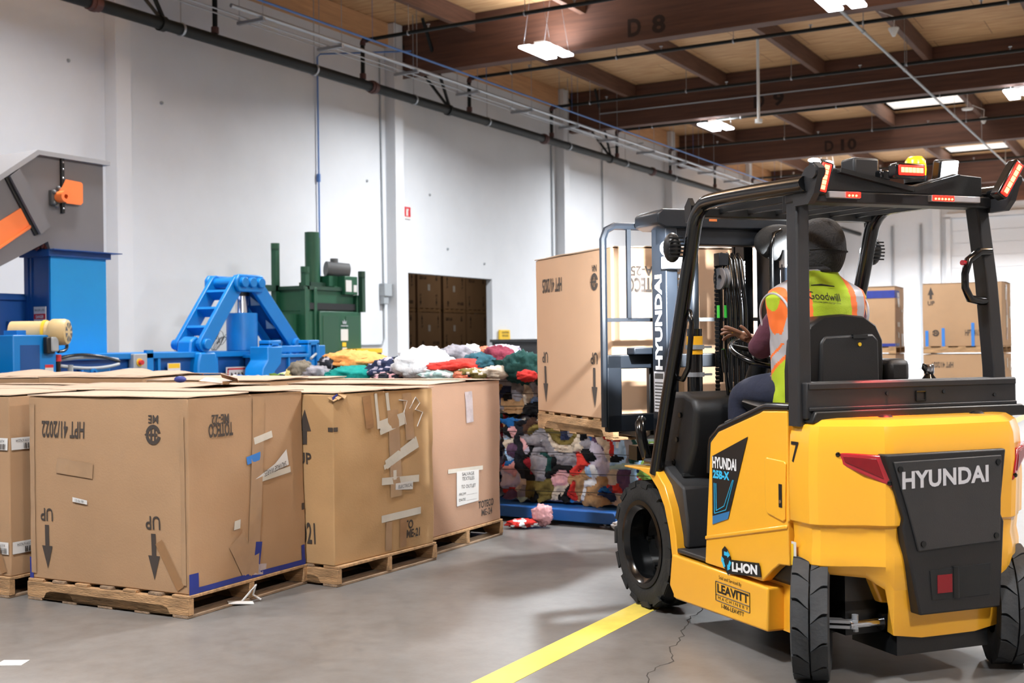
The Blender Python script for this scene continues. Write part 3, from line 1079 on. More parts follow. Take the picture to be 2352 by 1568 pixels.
def make_bale(label, x0, x1, y0, y1, z0, z1, seed, cells=130, res=.0125, rz=0.):
    t = thing('clothing_bale', label, 'bale', ((x0 + x1) / 2, (y0 + y1) / 2, z0), rz, 'bales of pressed clothes')
    w, d, h = (x1 - x0) / 2, (y1 - y0) / 2, z1 - z0
    rng = np.random.default_rng(seed)
    S = np.stack([rng.uniform(-w, w, cells * 3), rng.uniform(-d, d, cells * 3), rng.uniform(0, h, cells * 3)], 1)
    # seeds pulled to the skin of the bale
    f = rng.integers(0, 5, cells * 3)
    S[f == 0, 1] = -d; S[f == 1, 0] = w; S[f == 2, 2] = h; S[f == 3, 0] = -w; S[f == 4, 1] = d
    C = rng.integers(0, len(BALE_COLS), cells * 3)
    A = rng.uniform(.45, 2.0, (cells * 3, 3))
    D = rng.normal(size=(cells * 3, 3)); D /= np.linalg.norm(D, axis=1)[:, None]

    def sample(p):
        q = Vector(p) * 3.2 + Vector((seed * 5.1, 0, 0))
        wv = noise.noise_vector(q) * .11 + noise.noise_vector(q * 2.7) * .055 + noise.noise_vector(q * 7) * .012
        pp = np.array(p) + np.array(wv)
        e = (((S - pp) * A) ** 2).sum(1)
        i, j = np.argpartition(e, 1)[:2]
        if e[i] > e[j]:
            i, j = j, i
        d1, d2 = math.sqrt(e[i]), math.sqrt(e[j])
        g = min(1, (d2 - d1) / .07)
        ph = float(np.dot(pp, D[i])) * 75 + 7 * noise.noise(Vector(p) * 8)
        fold = (1 - abs(math.sin(ph))) ** 1.5
        hgt = .042 * g ** .5 + .02 * fold * g + .022 * noise.noise(Vector(p) * 13) + .012 * abs(noise.noise(Vector(p) * 27)) - .035
        return hgt, int(C[i])
    m = MB()

    def face(nu, nv, fn):
        V = []; K = []
        for a in range(nu + 1):
            row = []; kr = []
            for b in range(nv + 1):
                p = Vector(fn(a / nu, b / nv))
                n = Vector((math.copysign(abs(p.x / w) ** 14, p.x), math.copysign(abs(p.y / d) ** 14, p.y), ((2 * p.z / h - 1) ** 15)))
                n.normalize()
                hg, c = sample(p)
                row.append(m.v(p + n * hg)); kr.append(c)
            V.append(row); K.append(kr)
        for a in range(nu):
            for b in range(nv):
                fc = m.f([V[a][b], V[a + 1][b], V[a + 1][b + 1], V[a][b + 1]])
                if fc:
                    fc.material_index = K[a][b]
    nx, ny, nz = int(2 * w / res), int(2 * d / res), int(h / res)
    face(nx, nz, lambda a, b: (-w + 2 * w * a, -d, h * b))
    face(ny // 2, nz, lambda a, b: (w, -d + 2 * d * a, h * b))
    face(ny // 2, nz, lambda a, b: (-w, -d + 2 * d * a, h * b))
    face(nx, ny // 2, lambda a, b: (-w + 2 * w * a, -d + 2 * d * b, h))
    m.box(-w + .06, w - .06, -d + .06, d - .02, .0, h - .06)
    o = m.build('pressed_clothes', ['cloth_' + c for c in BALE_COLS], t, smooth=70, weld=False)
    for k in range(4):
        z = h * (.14 + .24 * k)
        q = MB()
        P = []
        for i in range(41):
            u = i / 40 * 4
            s, fr = int(u) % 4, u - int(u)
            c = [(-w, -d), (w, -d), (w, d), (-w, d)]
            a, b = c[s], c[(s + 1) % 4]
            P.append((1.045 * (a[0] + (b[0] - a[0]) * fr), 1.06 * (a[1] + (b[1] - a[1]) * fr), z + .012 * noise.noise(Vector((u * 3, k, seed)))))
        q.tube(P, .0028, 5)
        q.build('baling_wire', 'black_steel', t)
    return t


make_bale('bale of pressed mixed clothes standing on the blue scale under the raised pallet', -4.95, -3.3, 8.5, 9.4, .145, .8, 4, cells=190)
make_bale('bale of pressed clothes at the left end of the blue scale', -6.25, -5.02, 8.55, 9.45, .145, .82, 7, res=.03)
make_bale('bale of pressed clothes stacked on another one right of the third box', -6.05, -4.53, 8.62, 9.55, .845, 1.28, 11)
make_bale('bale of pressed clothes behind the back row of boxes, under the white shirt', -7.5, -6.25, 8.6, 9.6, 0, 1.16, 15, res=.03)
make_bale('bale of pressed clothes near the blue machine, under the teal and orange clothes', -9.0, -7.66, 8.5, 9.5, 0, 1.12, 19, res=.03)


def garment(name, label, cat, p, r, col, seed, rot=(0, 0, 0), fold=.16, col2=None):
    m = MB()
    nu, nv = 40, 24
    rows = []
    e = Euler(rot).to_matrix()
    for i in range(nv + 1):
        t = PI * i / nv
        row = []
        for j in range(1 if i in (0, nv) else nu):
            a = 2 * PI * j / nu
            dv = Vector((math.sin(t) * math.cos(a), math.sin(t) * math.sin(a), math.cos(t)))
            s = 1 + .26 * noise.noise(dv * 1.7 + Vector((seed * 3.7, 0, 0)))
            ph = dv.x * 7 + dv.y * 4 * math.sin(seed) + 3 * noise.noise(dv * 2.2 + Vector((0, seed, 0)))
            s += fold * (1 - abs(math.sin(ph))) ** 1.6 - fold * .4 + .1 * (.5 - abs(noise.noise(dv * 4.3 + Vector((seed, 2, 0)))) * 2)
            s += .05 * noise.noise(dv * 9 + Vector((seed, 0, 0)))
            q = Vector((dv.x * r[0], dv.y * r[1], dv.z * r[2])) * s
            row.append(m.v(e @ q))
        rows.append(row)
    for i in range(nv):
        A, B = rows[i], rows[i + 1]
        for j in range(nu):
            if len(A) == 1:
                fc = m.f([A[0], B[j], B[(j + 1) % nu]])
            elif len(B) == 1:
                fc = m.f([A[j], B[0], A[(j + 1) % nu]])
            else:
                fc = m.f([A[j], B[j], B[(j + 1) % nu], A[(j + 1) % nu]])
            if fc and col2:
                c = fc.calc_center_median()
                if noise.noise(c * 22 + Vector((seed, 0, 0))) > .18:
                    fc.material_index = 1
    o = m.build(name, ['cloth_' + col] + (['cloth_' + col2] if col2 else []), smooth=180)
    o.location = p
    return tag(o, label, cat, 'loose clothes on the bales')


G = [('orange', 'sweatshirt', 'orange sweatshirt spread on top of the clothes next to the blue machine', (-6.71, 8.83, 1.28), (.3, .26, .1), None),
     ('teal', 'jacket', 'teal green jacket lying in front of the orange sweatshirt', (-6.48, 8.51, 1.16), (.26, .2, .085), None),
     ('navy', 'blouse', 'navy blouse with pale flowers between the teal jacket and the white shirt', (-6.13, 8.67, 1.2), (.27, .22, .12), 'lilac'),
     ('white', 'shirt', 'large crumpled white shirt draped over the top of the bales', (-5.75, 8.57, 1.26), (.3, .24, .15), None),
     ('grey', 'trousers', 'grey trousers folded behind the large white shirt', (-5.69, 8.98, 1.335), (.15, .2, .08), None),
     ('white', 'pillow_case', 'small white cloth bunched behind the grey trousers', (-5.74, 9.29, 1.355), (.12, .14, .07), None),
     ('black', 'scarf', 'black scarf lying on the left shoulder of the white shirt', (-5.94, 8.55, 1.3), (.11, .08, .045), None),
     ('scarlet', 'sweater', 'red sweater sleeve reaching across in front of the white shirt', (-5.31, 8.44, 1.24), (.24, .12, .06), None),
     ('bluegrey', 'hoodie', 'blue grey hoodie lying over the red sweater', (-5.23, 8.65, 1.262), (.2, .16, .085), None),
     ('maroon', 'jacket', 'maroon shiny jacket bunched beside the blue grey hoodie', (-5.14, 8.81, 1.3), (.14, .16, .11), None),
     ('lilac', 'blouse', 'pale lilac cloth at the very back of the bale top', (-5.45, 9.43, 1.36), (.16, .15, .06), 'white'),
     ('salmon', 'towel', 'small salmon towel behind the maroon jacket', (-5.6, 9.35, 1.35), (.08, .1, .05), None),
     ('aqua', 'shirt', 'light blue shirt right of the maroon jacket', (-5.21, 9.22, 1.31), (.14, .14, .05), 'ink'),
     ('forest', 'jacket', 'dark green jacket hanging over the right end of the stacked bale', (-4.8, 8.6, 1.225), (.17, .16, .13), None),
     ('red', 'shirt', 'small red shirt poking out below the dark green jacket', (-4.65, 8.42, 1.165), (.09, .08, .045), None),
     ('khaki', 'shorts', 'khaki shorts heaped at the left end of the clothes', (-6.96, 8.38, 1.2), (.12, .12, .09), None),
     ('yellow', 'cloth', 'pale yellow cloth at the far left end of the clothes', (-7.03, 8.34, 1.165), (.06, .06, .06), None),
     ('grey', 'sweater', 'grey fleece sweater between the khaki shorts and the teal jacket', (-6.84, 8.44, 1.185), (.14, .12, .07), None),
     ('ink', 'cap', 'slate grey cap on top of the grey fleece sweater', (-6.82, 8.57, 1.255), (.08, .08, .075), 'grey'),
     ('black', 'sock', 'black sock at the left end under the khaki shorts', (-7.1, 8.3, 1.14), (.07, .06, .035), None),
     ('olive', 'shirt', 'olive and grey shirt under the red sweater sleeve', (-5.18, 8.4, 1.18), (.16, .12, .05), 'cream'),
     ('salmon', 'shirt', 'orange shirt with dark lettering under the blue grey hoodie', (-5.2, 8.32, 1.165), (.09, .08, .045), 'ink'),
     ('cream', 'sweater', 'beige knit sweater below the maroon jacket', (-4.98, 8.5, 1.19), (.14, .12, .06), None),
     ('mint', 'shirt', 'white and mint shirt at the lower edge of the white shirt', (-5.42, 8.3, 1.165), (.16, .12, .05), 'white'),
     ('ink', 'trousers', 'dark trousers with a pink spot below the flowered blouse', (-5.98, 8.38, 1.15), (.18, .12, .045), 'pink')]
for i, (col, nm, lab, p, r, c2) in enumerate(G):
    garment(nm, lab, 'clothes', p, r, col, i + 2, (0, 0, R(20 + 37 * i % 60)), col2=c2)
garment('bandana', 'red spotted bandana lying on the floor in front of the blue scale', 'clothes', (-4.5, 8.03, .035), (.12, .07, .035), 'red', 51, (0, 0, .5), col2='white').location.z = .04
garment('rag', 'pale pink rag on the red bandana against the blue scale', 'clothes', (-4.38, 8.14, .1), (.09, .06, .075), 'pink', 52)
garment('rag', 'small white rag on the floor between the blue scale and the front wheel', 'clothes', (-3.78, 8.27, .035), (.07, .05, .035), 'white', 53)
garment('rag', 'orange and beige rag hanging beside the right end of the blue scale', 'clothes', (-3.43, 8.5, .13), (.07, .08, .12), 'salmon', 54, col2='cream')

mat('scale_blue', '#1d5aa3', .38, var=.12, vscale=4)
t = thing('platform_scale', 'flat blue steel platform scale on the floor under the bales', 'scale', (-5.0, 8.95, 0), R(-3))
m = MB(); m.prism([(-1.25, .035), (1.22, .035), (1.22, .1), (1.2, .128), (-1.25, .128)], 'y', -.62, .62)
m.build('platform', 'scale_blue', t, bevel=.008)
for x in (-1.1, 1.08):
    for y in (-.53, .5):
        m = MB(); m.cyl((x, y, 0), (x, y, .012), .045, 14); m.cyl((x, y, .01), (x, y, .04), .015, 8)
        m.build('foot', 'galvanised', t)
m = MB(); m.prism([(1.22, .035), (1.45, .005), (1.45, .0), (1.22, .0)], 'y', -.5, .5)
m.build('ramp', 'scale_blue', t)
# litter
m = MB(); m.cbox((0, 0, .001), (.12, .09, .002), Matrix.Rotation(.5, 3, 'Z'))
o = m.build('paper_scrap', 'paper_white'); o.location = (-4.7, 3.6, 0.0005)
tag(o, 'small white paper scrap on the floor at the lower left', 'paper')
m = MB(); m.tube([(0, 0, .01), (.05, .02, .07), (.06, .05, .1), (.03, .06, .04), (.06, .09, .01)], .006, 6); m.cbox((.02, -.03, .012), (.14, .05, .004), Euler((.1, .1, .9)).to_matrix())
o = m.build('plastic_strap', 'paper_white', smooth=50); o.location = (-4.62, 5.03, 0)
tag(o, 'loop of white plastic strap on the floor beside the frontmost pallet', 'strap')

# ------------------------------------------------------------------ the blue baling press with its hopper, conveyor and power unit
mat('machine_blue', '#0072be', .38, var=.05, vscale=2)
mat('machine_blue_bright', '#008ed2', .45, var=.03, vscale=2)
mat('machine_blue_shaded', '#0f4687', .42, var=.1, vscale=2)  # machine blue darkened: shade on hopper side and housing is in the colour
mat('machine_grey', '#67676b', .5, var=.05, vscale=2)
mat('machine_grey_light', '#929397', .5)
mat('safety_orange', '#f7803f', .45, var=.03)
mat('motor_tan', '#cdb482', .5, var=.06)
mat('green_paint', '#174e36', .45, var=.12, vscale=3)
mat('green_dark', '#173b2c', .5)
mat('mesh_green', '#1f4a36', .7)
mat('dark_recess', '#0c1013', .7)
mat('sign_red', '#c22a2f', .5)
mat('sign_yellow', '#e3b822', .5)
mat('rust_pile', '#6d3a36', .9, var=.4, vscale=20)
mat('motor_grey', '#55585a', .5)

BX = -10.5
t = thing('baling_press', 'long blue horizontal baling press with a tall crank arch along the white wall', 'machine', (0, 0, 0))
P_ = t
m = MB(); m.box(-12.3, BX - .06, 6.5, 12.9, .1, 1.3); m.build('press_bed', 'machine_blue_shaded', t)
m = MB(); m.box(-12.35, BX, 6.5, 12.6, 1.3, 1.37); m.build('bed_flange', 'machine_blue', t, bevel=.008)
for y in (10.1, 11.05, 11.7):
    m = MB(); m.box(BX - .07, BX - .01, y - .02, y + .02, .1, 1.3); m.build('bed_rib', 'machine_blue', t)
m = MB(); m.box(BX - .05, BX + .02, 8.95, 9.35, .8, 1.22); m.build('access_plate', 'machine_blue', t, bevel=.02)
m = MB(); m.cyl((BX - .1, 9.62, 1.1), (BX + .06, 9.62, 1.1), .1, 20); m.build('pivot_boss', 'machine_blue', t, smooth=40)
m = MB(); m.box(BX - .04, BX + .05, 9.66, 9.86, .9, 1.36)
sb = m.build('isolator_box', 'grey_paint', t, bevel=.01)
m = MB(); m.cyl((BX + .05, 9.74, 1.26), (BX + .06, 9.74, 1.26), .045, 16); m.build('switch_plate', 'sign_yellow', sb)
m = MB(); m.cyl((BX + .06, 9.74, 1.26), (BX + .1, 9.74, 1.26), .028, 14); m.build('switch_knob', 'sign_red', sb)
m = MB(); m.box(BX - .05, BX + .0, 9.9, 10.0, .9, 1.4); m.build('bed_rib', 'machine_blue', t)
m = MB(); m.box(BX - .005, BX + .004, 10.22, 10.42, .98, 1.24); w = m.build('warning_label', 'paper_white', t)
m = MB(); m.box(BX + .004, BX + .006, 10.23, 10.41, 1.18, 1.235); m.build('label_stripe', 'sign_yellow', w)
m = MB(); m.lathe([(.05, -.001), (.065, -.001), (.065, .002), (.05, .002)], (BX + .005, 10.32, 1.09), 'x', 20, True); m.beam((BX + .006, 10.27, 1.04), (BX + .006, 10.37, 1.14), .002, .014); m.build('label_symbol', 'grey_ink', w)
m = MB(); m.box(BX - .005, BX + .004, 11.2, 11.95, .86, 1.17); w = m.build('name_plate', 'paper_white', t)
m = MB()
for a in ((11.22, 11.93, 1.135, 1.155), (11.22, 11.24, .9, 1.155)):
    m.box(BX + .004, BX + .006, *a[:2], *a[2:])
m.build('plate_border', 'sign_red', w)
m = MB(); m.text('MAX-PAK', (BX + .007, 11.28, .98), (0, 1, 0), (0, 0, 1), .58, .12, bold=.03); m.build('plate_lettering', 'ink', w)
# crank arch
pin = dict(a=(10.82, 1.46), b=(11.43, 2.24), b2=(11.58, 2.24), c=(11.74, 2.24), d=(12.5, 1.46))


def arm(a, b, name):
    for x in (-10.5, -10.88):
        va, vb = Vector((0, *a)), Vector((0, *b))
        d = (vb - va).normalized(); n = Vector((0, -d.z, d.y)) * .1
        pts = []
        for k in range(9):
            g = PI / 2 + PI * k / 8
            pts.append(va + d * (.1 * math.cos(g)) + n * math.sin(g))
        for k in range(9):
            g = -PI / 2 + PI * k / 8
            pts.append(vb + d * (.1 * math.cos(g)) + n * math.sin(g))
        m = MB(); m.prism([(p.y, p.z) for p in pts], 'x', x - .03, x + .03)
        m.build(name, 'machine_blue', P_, bevel=.008)
    for f in (.22, .52, .8) if a[0] < b[0] else ():
        c = Vector((-10.69, *a)).lerp(Vector((-10.69, *b)), f)
        d = (Vector((0, *b)) - Vector((0, *a))).normalized(); n = Vector((0, -d.z, d.y))
        m = MB(); m.beam((-10.86, c.y, c.z), (-10.52, c.y, c.z), .035, .16, up=n)
        m.build('arm_rung', 'machine_blue', P_)


arm(pin['a'], pin['b'], 'crank_arm')
arm(pin['d'], pin['c'], 'crank_arm')
m = MB()
va, vb = Vector((0, *pin['d'])), Vector((0, *pin['c']))
m.beam((-10.69, va.y, va.z), (-10.69, vb.y, vb.z), .3, .03, up=(0, 1, 0))
o = m.build('arm_web', 'machine_blue_shaded', P_)
for f in (.33, .72):
    c = va.lerp(vb, f)
    d = (vb - va).normalized(); n = Vector((0, d.z, -d.y))
    if n.y > 0:
        n = -n
    m = MB()
    p = Vector((-10.69, c.y, c.z)) + n * .02
    u = d; r = Vector((1, 0, 0))
    m.poly([p - r * .09 - u * .06, p + r * .09 - u * .06, p + u * .1])
    m.build('warning_triangle', 'paper_white', o)
for x in (-10.44, -10.94):
    m = MB()
    m.prism([(11.37, 2.12), (11.8, 2.12), (11.85, 2.18), (11.85, 2.28), (11.8, 2.34), (11.37, 2.34), (11.32, 2.28), (11.32, 2.18)], 'x', x - .03, x + .03)
    m.build('crosshead', 'machine_blue', P_, bevel=.015)
for k in ('a', 'b', 'b2', 'c', 'd'):
    m = MB(); m.cyl((-11.0, *pin[k]), (-10.36 if k in 'b2c' or k == 'b' else -10.42, *pin[k]), .065, 20); m.build('pivot_pin', 'machine_blue', P_, smooth=40, bevel=.008)
for y in (10.82, 12.5):
    m = MB(); m.prism([(y - .2, .5), (y + .2, .5), (y + .17, 1.2), (y + .09, 1.5), (y - .04, 1.56), (y - .14, 1.5), (y - .18, 1.2)], 'x', -10.8, -10.58); m.prism([(y - .2, .5), (y + .2, .5), (y + .17, 1.2), (y + .12, 1.36), (y - .14, 1.36), (y - .18, 1.2)], 'x', -10.8, -10.42); m.build('pedestal', 'machine_blue', P_, bevel=.02)
m = MB(); m.cyl((-10.72, 11.74, 1.37), (-10.72, 11.74, 1.86), .2, 28); m.build('ram_cylinder', 'machine_blue', P_, smooth=40, bevel=.01)
m = MB(); m.cyl((-10.72, 11.74, 1.84), (-10.72, 11.74, 2.1), .085, 24); m.build('ram_rod', 'chrome', P_, smooth=40)
m = MB(); m.cyl((-10.72, 11.74, 2.08), (-10.72, 11.74, 2.18), .1, 24); m.build('rod_end', 'black_steel', P_, smooth=40)
# front bracket group
m = MB(); m.prism([(11.32, .8), (11.38, 1.15), (11.47, 1.25), (11.47, 1.42), (11.75, 1.42), (11.72, 1.2), (11.6, 1.1), (11.55, .8)], 'x', -10.35, -10.05)
m.build('end_bracket', 'machine_blue', P_, bevel=.012)
m = MB(); m.box(-10.5, -10.1, 11.55, 12.25, .7, 1.28); m.build('end_box', 'machine_blue_shaded', P_)
m = MB(); m.box(-10.52, -10.06, 11.52, 12.28, 1.28, 1.32); m.build('end_flange', 'machine_blue', P_, bevel=.005)
for y in (11.55, 11.9, 12.24):
    m = MB(); m.box(-10.1, -10.07, y - .015, y + .015, .7, 1.28); m.build('end_rib', 'machine_blue', P_)
for y0 in (11.58, 12.35):
    m = MB()
    for dy in (0, .17):
        m.prism([(y0 + dy, 1.15), (y0 + dy + .06, 1.15), (y0 + dy + .06, 1.47), (y0 + dy, 1.47)], 'x', -10.3, -10.12)
    m.box(-10.3, -10.12, y0, y0 + .23, 1.43, 1.5)
    m.build('gate_hook', 'machine_blue', P_, bevel=.012)
m = MB(); m.box(-10.28, -10.16, 11.85, 12.38, 1.34, 1.43); m.box(-10.28, -10.16, 12.5, 12.75, 1.22, 1.43); m.build('gate_beam', 'machine_blue', P_, bevel=.01)
m = MB(); m.box(-10.6, -10.15, 12.25, 13.2, .7, 1.24); m.box(-11.2, -10.7, 12.5, 13.6, .7, 1.3); m.build('outlet_chute', 'machine_blue', P_, bevel=.01)
m = MB(); m.cyl((-10.0, 12.25, 1.26), (-10.3, 12.85, 1.39), .016, 8); m.build('release_lever', 'grey_paint', P_)
# hopper
HX = -11.0
m = MB(); m.box(HX - .42, HX, 8.98, 9.76, 1.36, 2.5); m.build('feed_hopper', 'machine_blue_bright', P_)
m = MB(); m.box(HX - .43, HX - .02, 8.968, 8.985, 1.3, 2.5)
for x in (-.36, -.3):
    m.box(HX + x - .012, HX + x + .012, 8.955, 8.97, 1.3, 2.45)
o = m.build('hopper_side', 'machine_blue_shaded', P_)  # side turned from the light, its shade painted as darker blue
m = MB(); m.box(HX - .46, HX + .04, 8.93, 9.8, 2.46, 2.53); m.box(HX - .46, HX + .12, 8.93, 9.9, 2.525, 2.535); m.build('hopper_flange', 'machine_blue_shaded', P_)
m = MB(); m.box(HX - .25, HX - .05, 8.95, 8.956, 1.62, 1.9); w = m.build('danger_sign', 'paper_white', P_)
m = MB(); m.box(HX - .245, HX - .055, 8.947, 8.952, 1.76, 1.82); m.build('sign_band', 'sign_red', w)
m = MB(); m.text('DANGER', (HX - .21, 8.945, 1.77), (1, 0, 0), (0, 0, 1), .13, .035, bold=.03); m.build('band_lettering', 'paper_white', w)
m = MB()
for z, s_ in ((1.85, 'BALER USE'), (1.72, 'KEEP OUT'), (1.67, 'DO NOT ENTER')):
    m.text(s_, (HX - .23, 8.948, z), (1, 0, 0), (0, 0, 1), .16, .024)
m.build('sign_lettering', 'grey_ink', w)
m = MB(); m.box(-12.3, -11.42, 8.05, 9.7, 1.36, 2.05); m.build('press_housing', 'machine_blue_shaded', P_)  # darker blue stands for the shade under the conveyor
m = MB(); m.box(-11.42, -11.39, 8.05, 8.98, 1.98, 2.02); m.build('housing_rail', 'machine_blue_shaded', P_)
m = MB(); m.box(-11.42, -11.38, 8.3, 8.62, 1.4, 1.95); d = m.build('louvre_door', 'machine_blue_shaded', P_)
m = MB()
for k in range(10):
    m.prism([(-11.38, 1.5 + k * .035), (-11.355, 1.49 + k * .035), (-11.38, 1.52 + k * .035)], 'y', 8.36, 8.56)
m.build('louvre', 'dark_recess', d)
m = MB(); m.box(-11.42, -11.38, 8.72, 8.82, 1.66, 1.74); m.build('latch_plate', 'machine_blue_shaded', P_)
m = MB(); m.box(-10.9, -10.6, 7.2, 8.0, 1.0, 1.28); m.build('side_label', 'paper_white', P_)
m = MB(); m.box(-10.6, -10.595, 7.5, 8.04, 1.18, 1.28); o = m.build('caution_band', 'sign_yellow', P_)
m = MB(); m.text('ATTENTION', (-10.592, 7.75, 1.2), (0, 1, 0), (0, 0, 1), .5, .06, bold=.02); m.build('band_lettering', 'ink', o)

# conveyor
t = thing('conveyor', 'grey inclined conveyor hood with orange guards feeding the blue hopper', 'conveyor', (0, 0, 0))
x0, x1 = HX - .8, HX
m = MB(); m.prism([(6.3, 1.3), (8.95, 2.62), (8.98, 2.535), (9.73, 2.535), (9.73, 3.56), (8.83, 3.56), (6.3, 1.85)], 'x', x0, x1)
m.build('hood', 'machine_grey', t)
m = MB()
m.prism([(6.28, 1.83), (8.81, 3.56), (9.8, 3.56), (9.8, 3.61), (8.79, 3.61), (6.28, 1.9)], 'x', x0 - .04, x1 + .05)
m.build('top_rim', 'machine_grey_light', t)
m = MB(); m.prism([(8.43, 3.28), (8.55, 3.37), (8.94, 2.78), (8.81, 2.69)], 'x', x1, x1 + .06); m.build('side_rib', 'machine_grey', t)
m = MB(); m.prism([(8.39, 3.27), (8.43, 3.28), (8.81, 2.69), (8.77, 2.67)], 'x', x1, x1 + .02); m.build('rib_web', 'dark_recess', t)
m = MB(); m.box(x1, x1 + .03, 9.12, 9.16, 2.95, 3.57); o = m.build('joint_strap', 'dark_recess', t)
m = MB()
for z in (3.0, 3.1, 3.2, 3.34, 3.44, 3.52):
    m.ball((x1 + .03, 9.14, z), .012, 8, 6)
m.build('strap_bolt', 'galvanised', o)
q = []
for (y, z) in ((9.17, 3.06), (9.37, 3.06), (9.4, 3.09), (9.4, 3.3), (9.38, 3.32), (9.17, 3.33), (9.12, 3.24), (9.05, 3.17), (9.07, 3.1), (9.13, 3.13)):
    q.append((y, z))
m = MB(); m.prism(q, 'x', x1 + .035, x1 + .045); m.build('shaft_guard', 'safety_orange', t)
m = MB(); m.lathe([(.025, 0), (.065, 0), (.065, .12), (.025, .12)], (x1 + .04, 9.07, 3.12), 'x', 20, True); m.build('shaft_collar', 'safety_orange', t, smooth=40)
m = MB()
for y, z in ((9.0, 3.05), (9.0, 3.17), (9.06, 3.22), (9.03, 3.02)):
    m.ball((x1 + .05, y, z), .025, 10, 8)
m.cbox((x1 + .02, 9.02, 3.11), (.05, .1, .16)); m.build('bearing_block', 'motor_grey', t)
m = MB(); m.prism([(8.15, 2.68), (8.61, 2.97), (8.72, 2.75), (8.27, 2.46)], 'x', x1, x1 + .015); m.build('access_panel', 'safety_orange', t)
m = MB(); m.beam((x1 + .02, 8.3, 2.5), (x1 + .02, 8.7, 2.77), .03, .02); m.build('panel_hinge', 'safety_orange', t)
m = MB(); rnd = random.Random(3)
for k in range(40):
    m.cbox((HX - .2 + rnd.uniform(-.15, .15), 8.95 + rnd.uniform(-.05, .12), 2.545 + rnd.uniform(0, .04)), (.05, .03, .02), Euler((rnd.random() * 3, rnd.random() * 3, 0)).to_matrix())
o = m.build('scrap_heap', 'rust_pile'); tag(o, 'small heap of reddish scraps on the edge of the blue hopper', 'scraps', kind='stuff')

# power unit in front of it
t = thing('power_unit', 'blue cabinet with a tan electric motor in front of the hopper', 'machine', (0, 0, 0))
cx = -10.05
m = MB(); m.box(cx - .4, cx, 7.75, 8.26, .0, 1.57); m.build('cabinet', 'machine_blue', t, bevel=.01)
m = MB(); m.box(cx - .01, cx + .002, 7.83, 8.06, .2, 1.47); m.build('cabinet_recess', 'machine_blue_shaded', t)
m = MB(); m.box(cx + .002, cx + .004, 8.12, 8.22, 1.0, 1.27); w = m.build('warning_label', 'paper_white', t)
m = MB(); m.box(cx + .0045, cx + .006, 8.12, 8.22, 1.24, 1.27); m.box(cx + .0045, cx + .006, 8.12, 8.22, 1.14, 1.165); m.build('label_band', 'sign_red', w)
m = MB(); m.box(cx + .0045, cx + .006, 8.12, 8.22, 1.06, 1.08); m.build('label_stripe', 'sign_yellow', w)
m = MB(); m.box(cx, cx + .06, 8.1, 8.2, 1.38, 1.55); o = m.build('switch_box', 'black_steel', t, bevel=.01)
m = MB(); m.box(cx + .02, cx + .075, 8.15, 8.24, 1.4, 1.55); m.build('switch_cover', 'grey_paint', o, bevel=.015)
mx, mz = cx - .3, 1.6
MA = Vector((.86, .51, 0)); M0 = Vector((mx - .12, 8.06, mz))
MS = MA.cross(Vector((0, 0, 1)))
m = MB(); m.cyl(M0, M0 + MA * .43, .115, 28); m.build('motor_body', 'motor_tan', t, smooth=40)
m = MB(); m.cyl(M0 + MA * .33, M0 + MA * .36, .125, 28); m.build('motor_band', 'sign_yellow', t, smooth=40)
m = MB(); m.lathe([(.12, .4), (.135, .42), (.135, .54), (.125, .57), (.1, .58), (0, .58)], M0, MA, 28); o = m.build('fan_cover', 'motor_tan', t, smooth=40)
m = MB()
for k in range(8):
    a0, a1 = 2 * PI * k / 8 + .12, 2 * PI * (k + 1) / 8 - .12
    q = []
    for r, a in ((.035, (a0 + a1) / 2), (.098, a0), (.1, (a0 + a1) / 2), (.098, a1)):
        q.append(M0 + MA * .583 + MS * (r * math.cos(a)) + Vector((0, 0, r * math.sin(a))))
    m.poly(q)
m.build('fan_slot', 'motor_grey', o)
m = MB(); m.box(mx - .2, mx + .1, 7.95, 8.4, 1.42, 1.5); m.box(cx - .4, cx - .2, 7.95, 8.1, 1.5, 1.62); m.build('motor_mount', 'machine_blue', t)
m = MB(); m.box(cx - .3, cx + .0, 8.26, 9.0, 1.0, 1.1); m.box(cx - .2, cx - .05, 8.45, 8.6, 1.1, 1.15); m.build('valve_base', 'machine_blue', t, bevel=.01)
m = MB(); m.lathe([(.022, -.012), (.045, -.012), (.045, .012), (.022, .012)], (cx - .05, 8.78, 1.17), 'x', 16, True); m.build('lifting_eye', 'machine_blue', t, smooth=40)
for k, (a, b, c, mm) in enumerate((((cx - .05, 8.3, 1.32), (cx - .1, 8.7, 1.42), (cx - .3, 9.35, 1.28), 'black_gloss'), ((cx - .05, 8.3, 1.26), (cx, 8.75, 1.18), (cx - .25, 9.3, 1.25), 'grey_paint'), ((cx - .1, 8.3, 1.3), (cx - .15, 8.8, 1.36), (cx - .32, 9.35, 1.3), 'grey_paint'), ((cx - .2, 8.55, 1.5), (cx - .08, 8.5, 1.4), (cx - .02, 8.3, 1.4), 'black_gloss'))):
    m = MB(); a, b, c = Vector(a), Vector(b), Vector(c)
    m.tube([a.lerp(b, s / 12).lerp(b.lerp(c, s / 12), s / 12) for s in range(13)], .018, 8); m.build('hose', mm, t, smooth=60)
m = MB(); m.cyl((cx - .05, 8.32, 1.1), (cx - .05, 8.32, 1.3), .03, 12); m.build('filter_bowl', 'black_gloss', t)
m = MB(); m.cyl((cx - .05, 8.32, 1.3), (cx - .05, 8.32, 1.37), .035, 12); m.build('filter_head', 'sign_red', t)
m = MB(); m.cyl((cx - .03, 8.46, 1.08), (cx - .03, 8.46, 1.26), .03, 12); m.build('gauge_post', 'grey_paint', t)

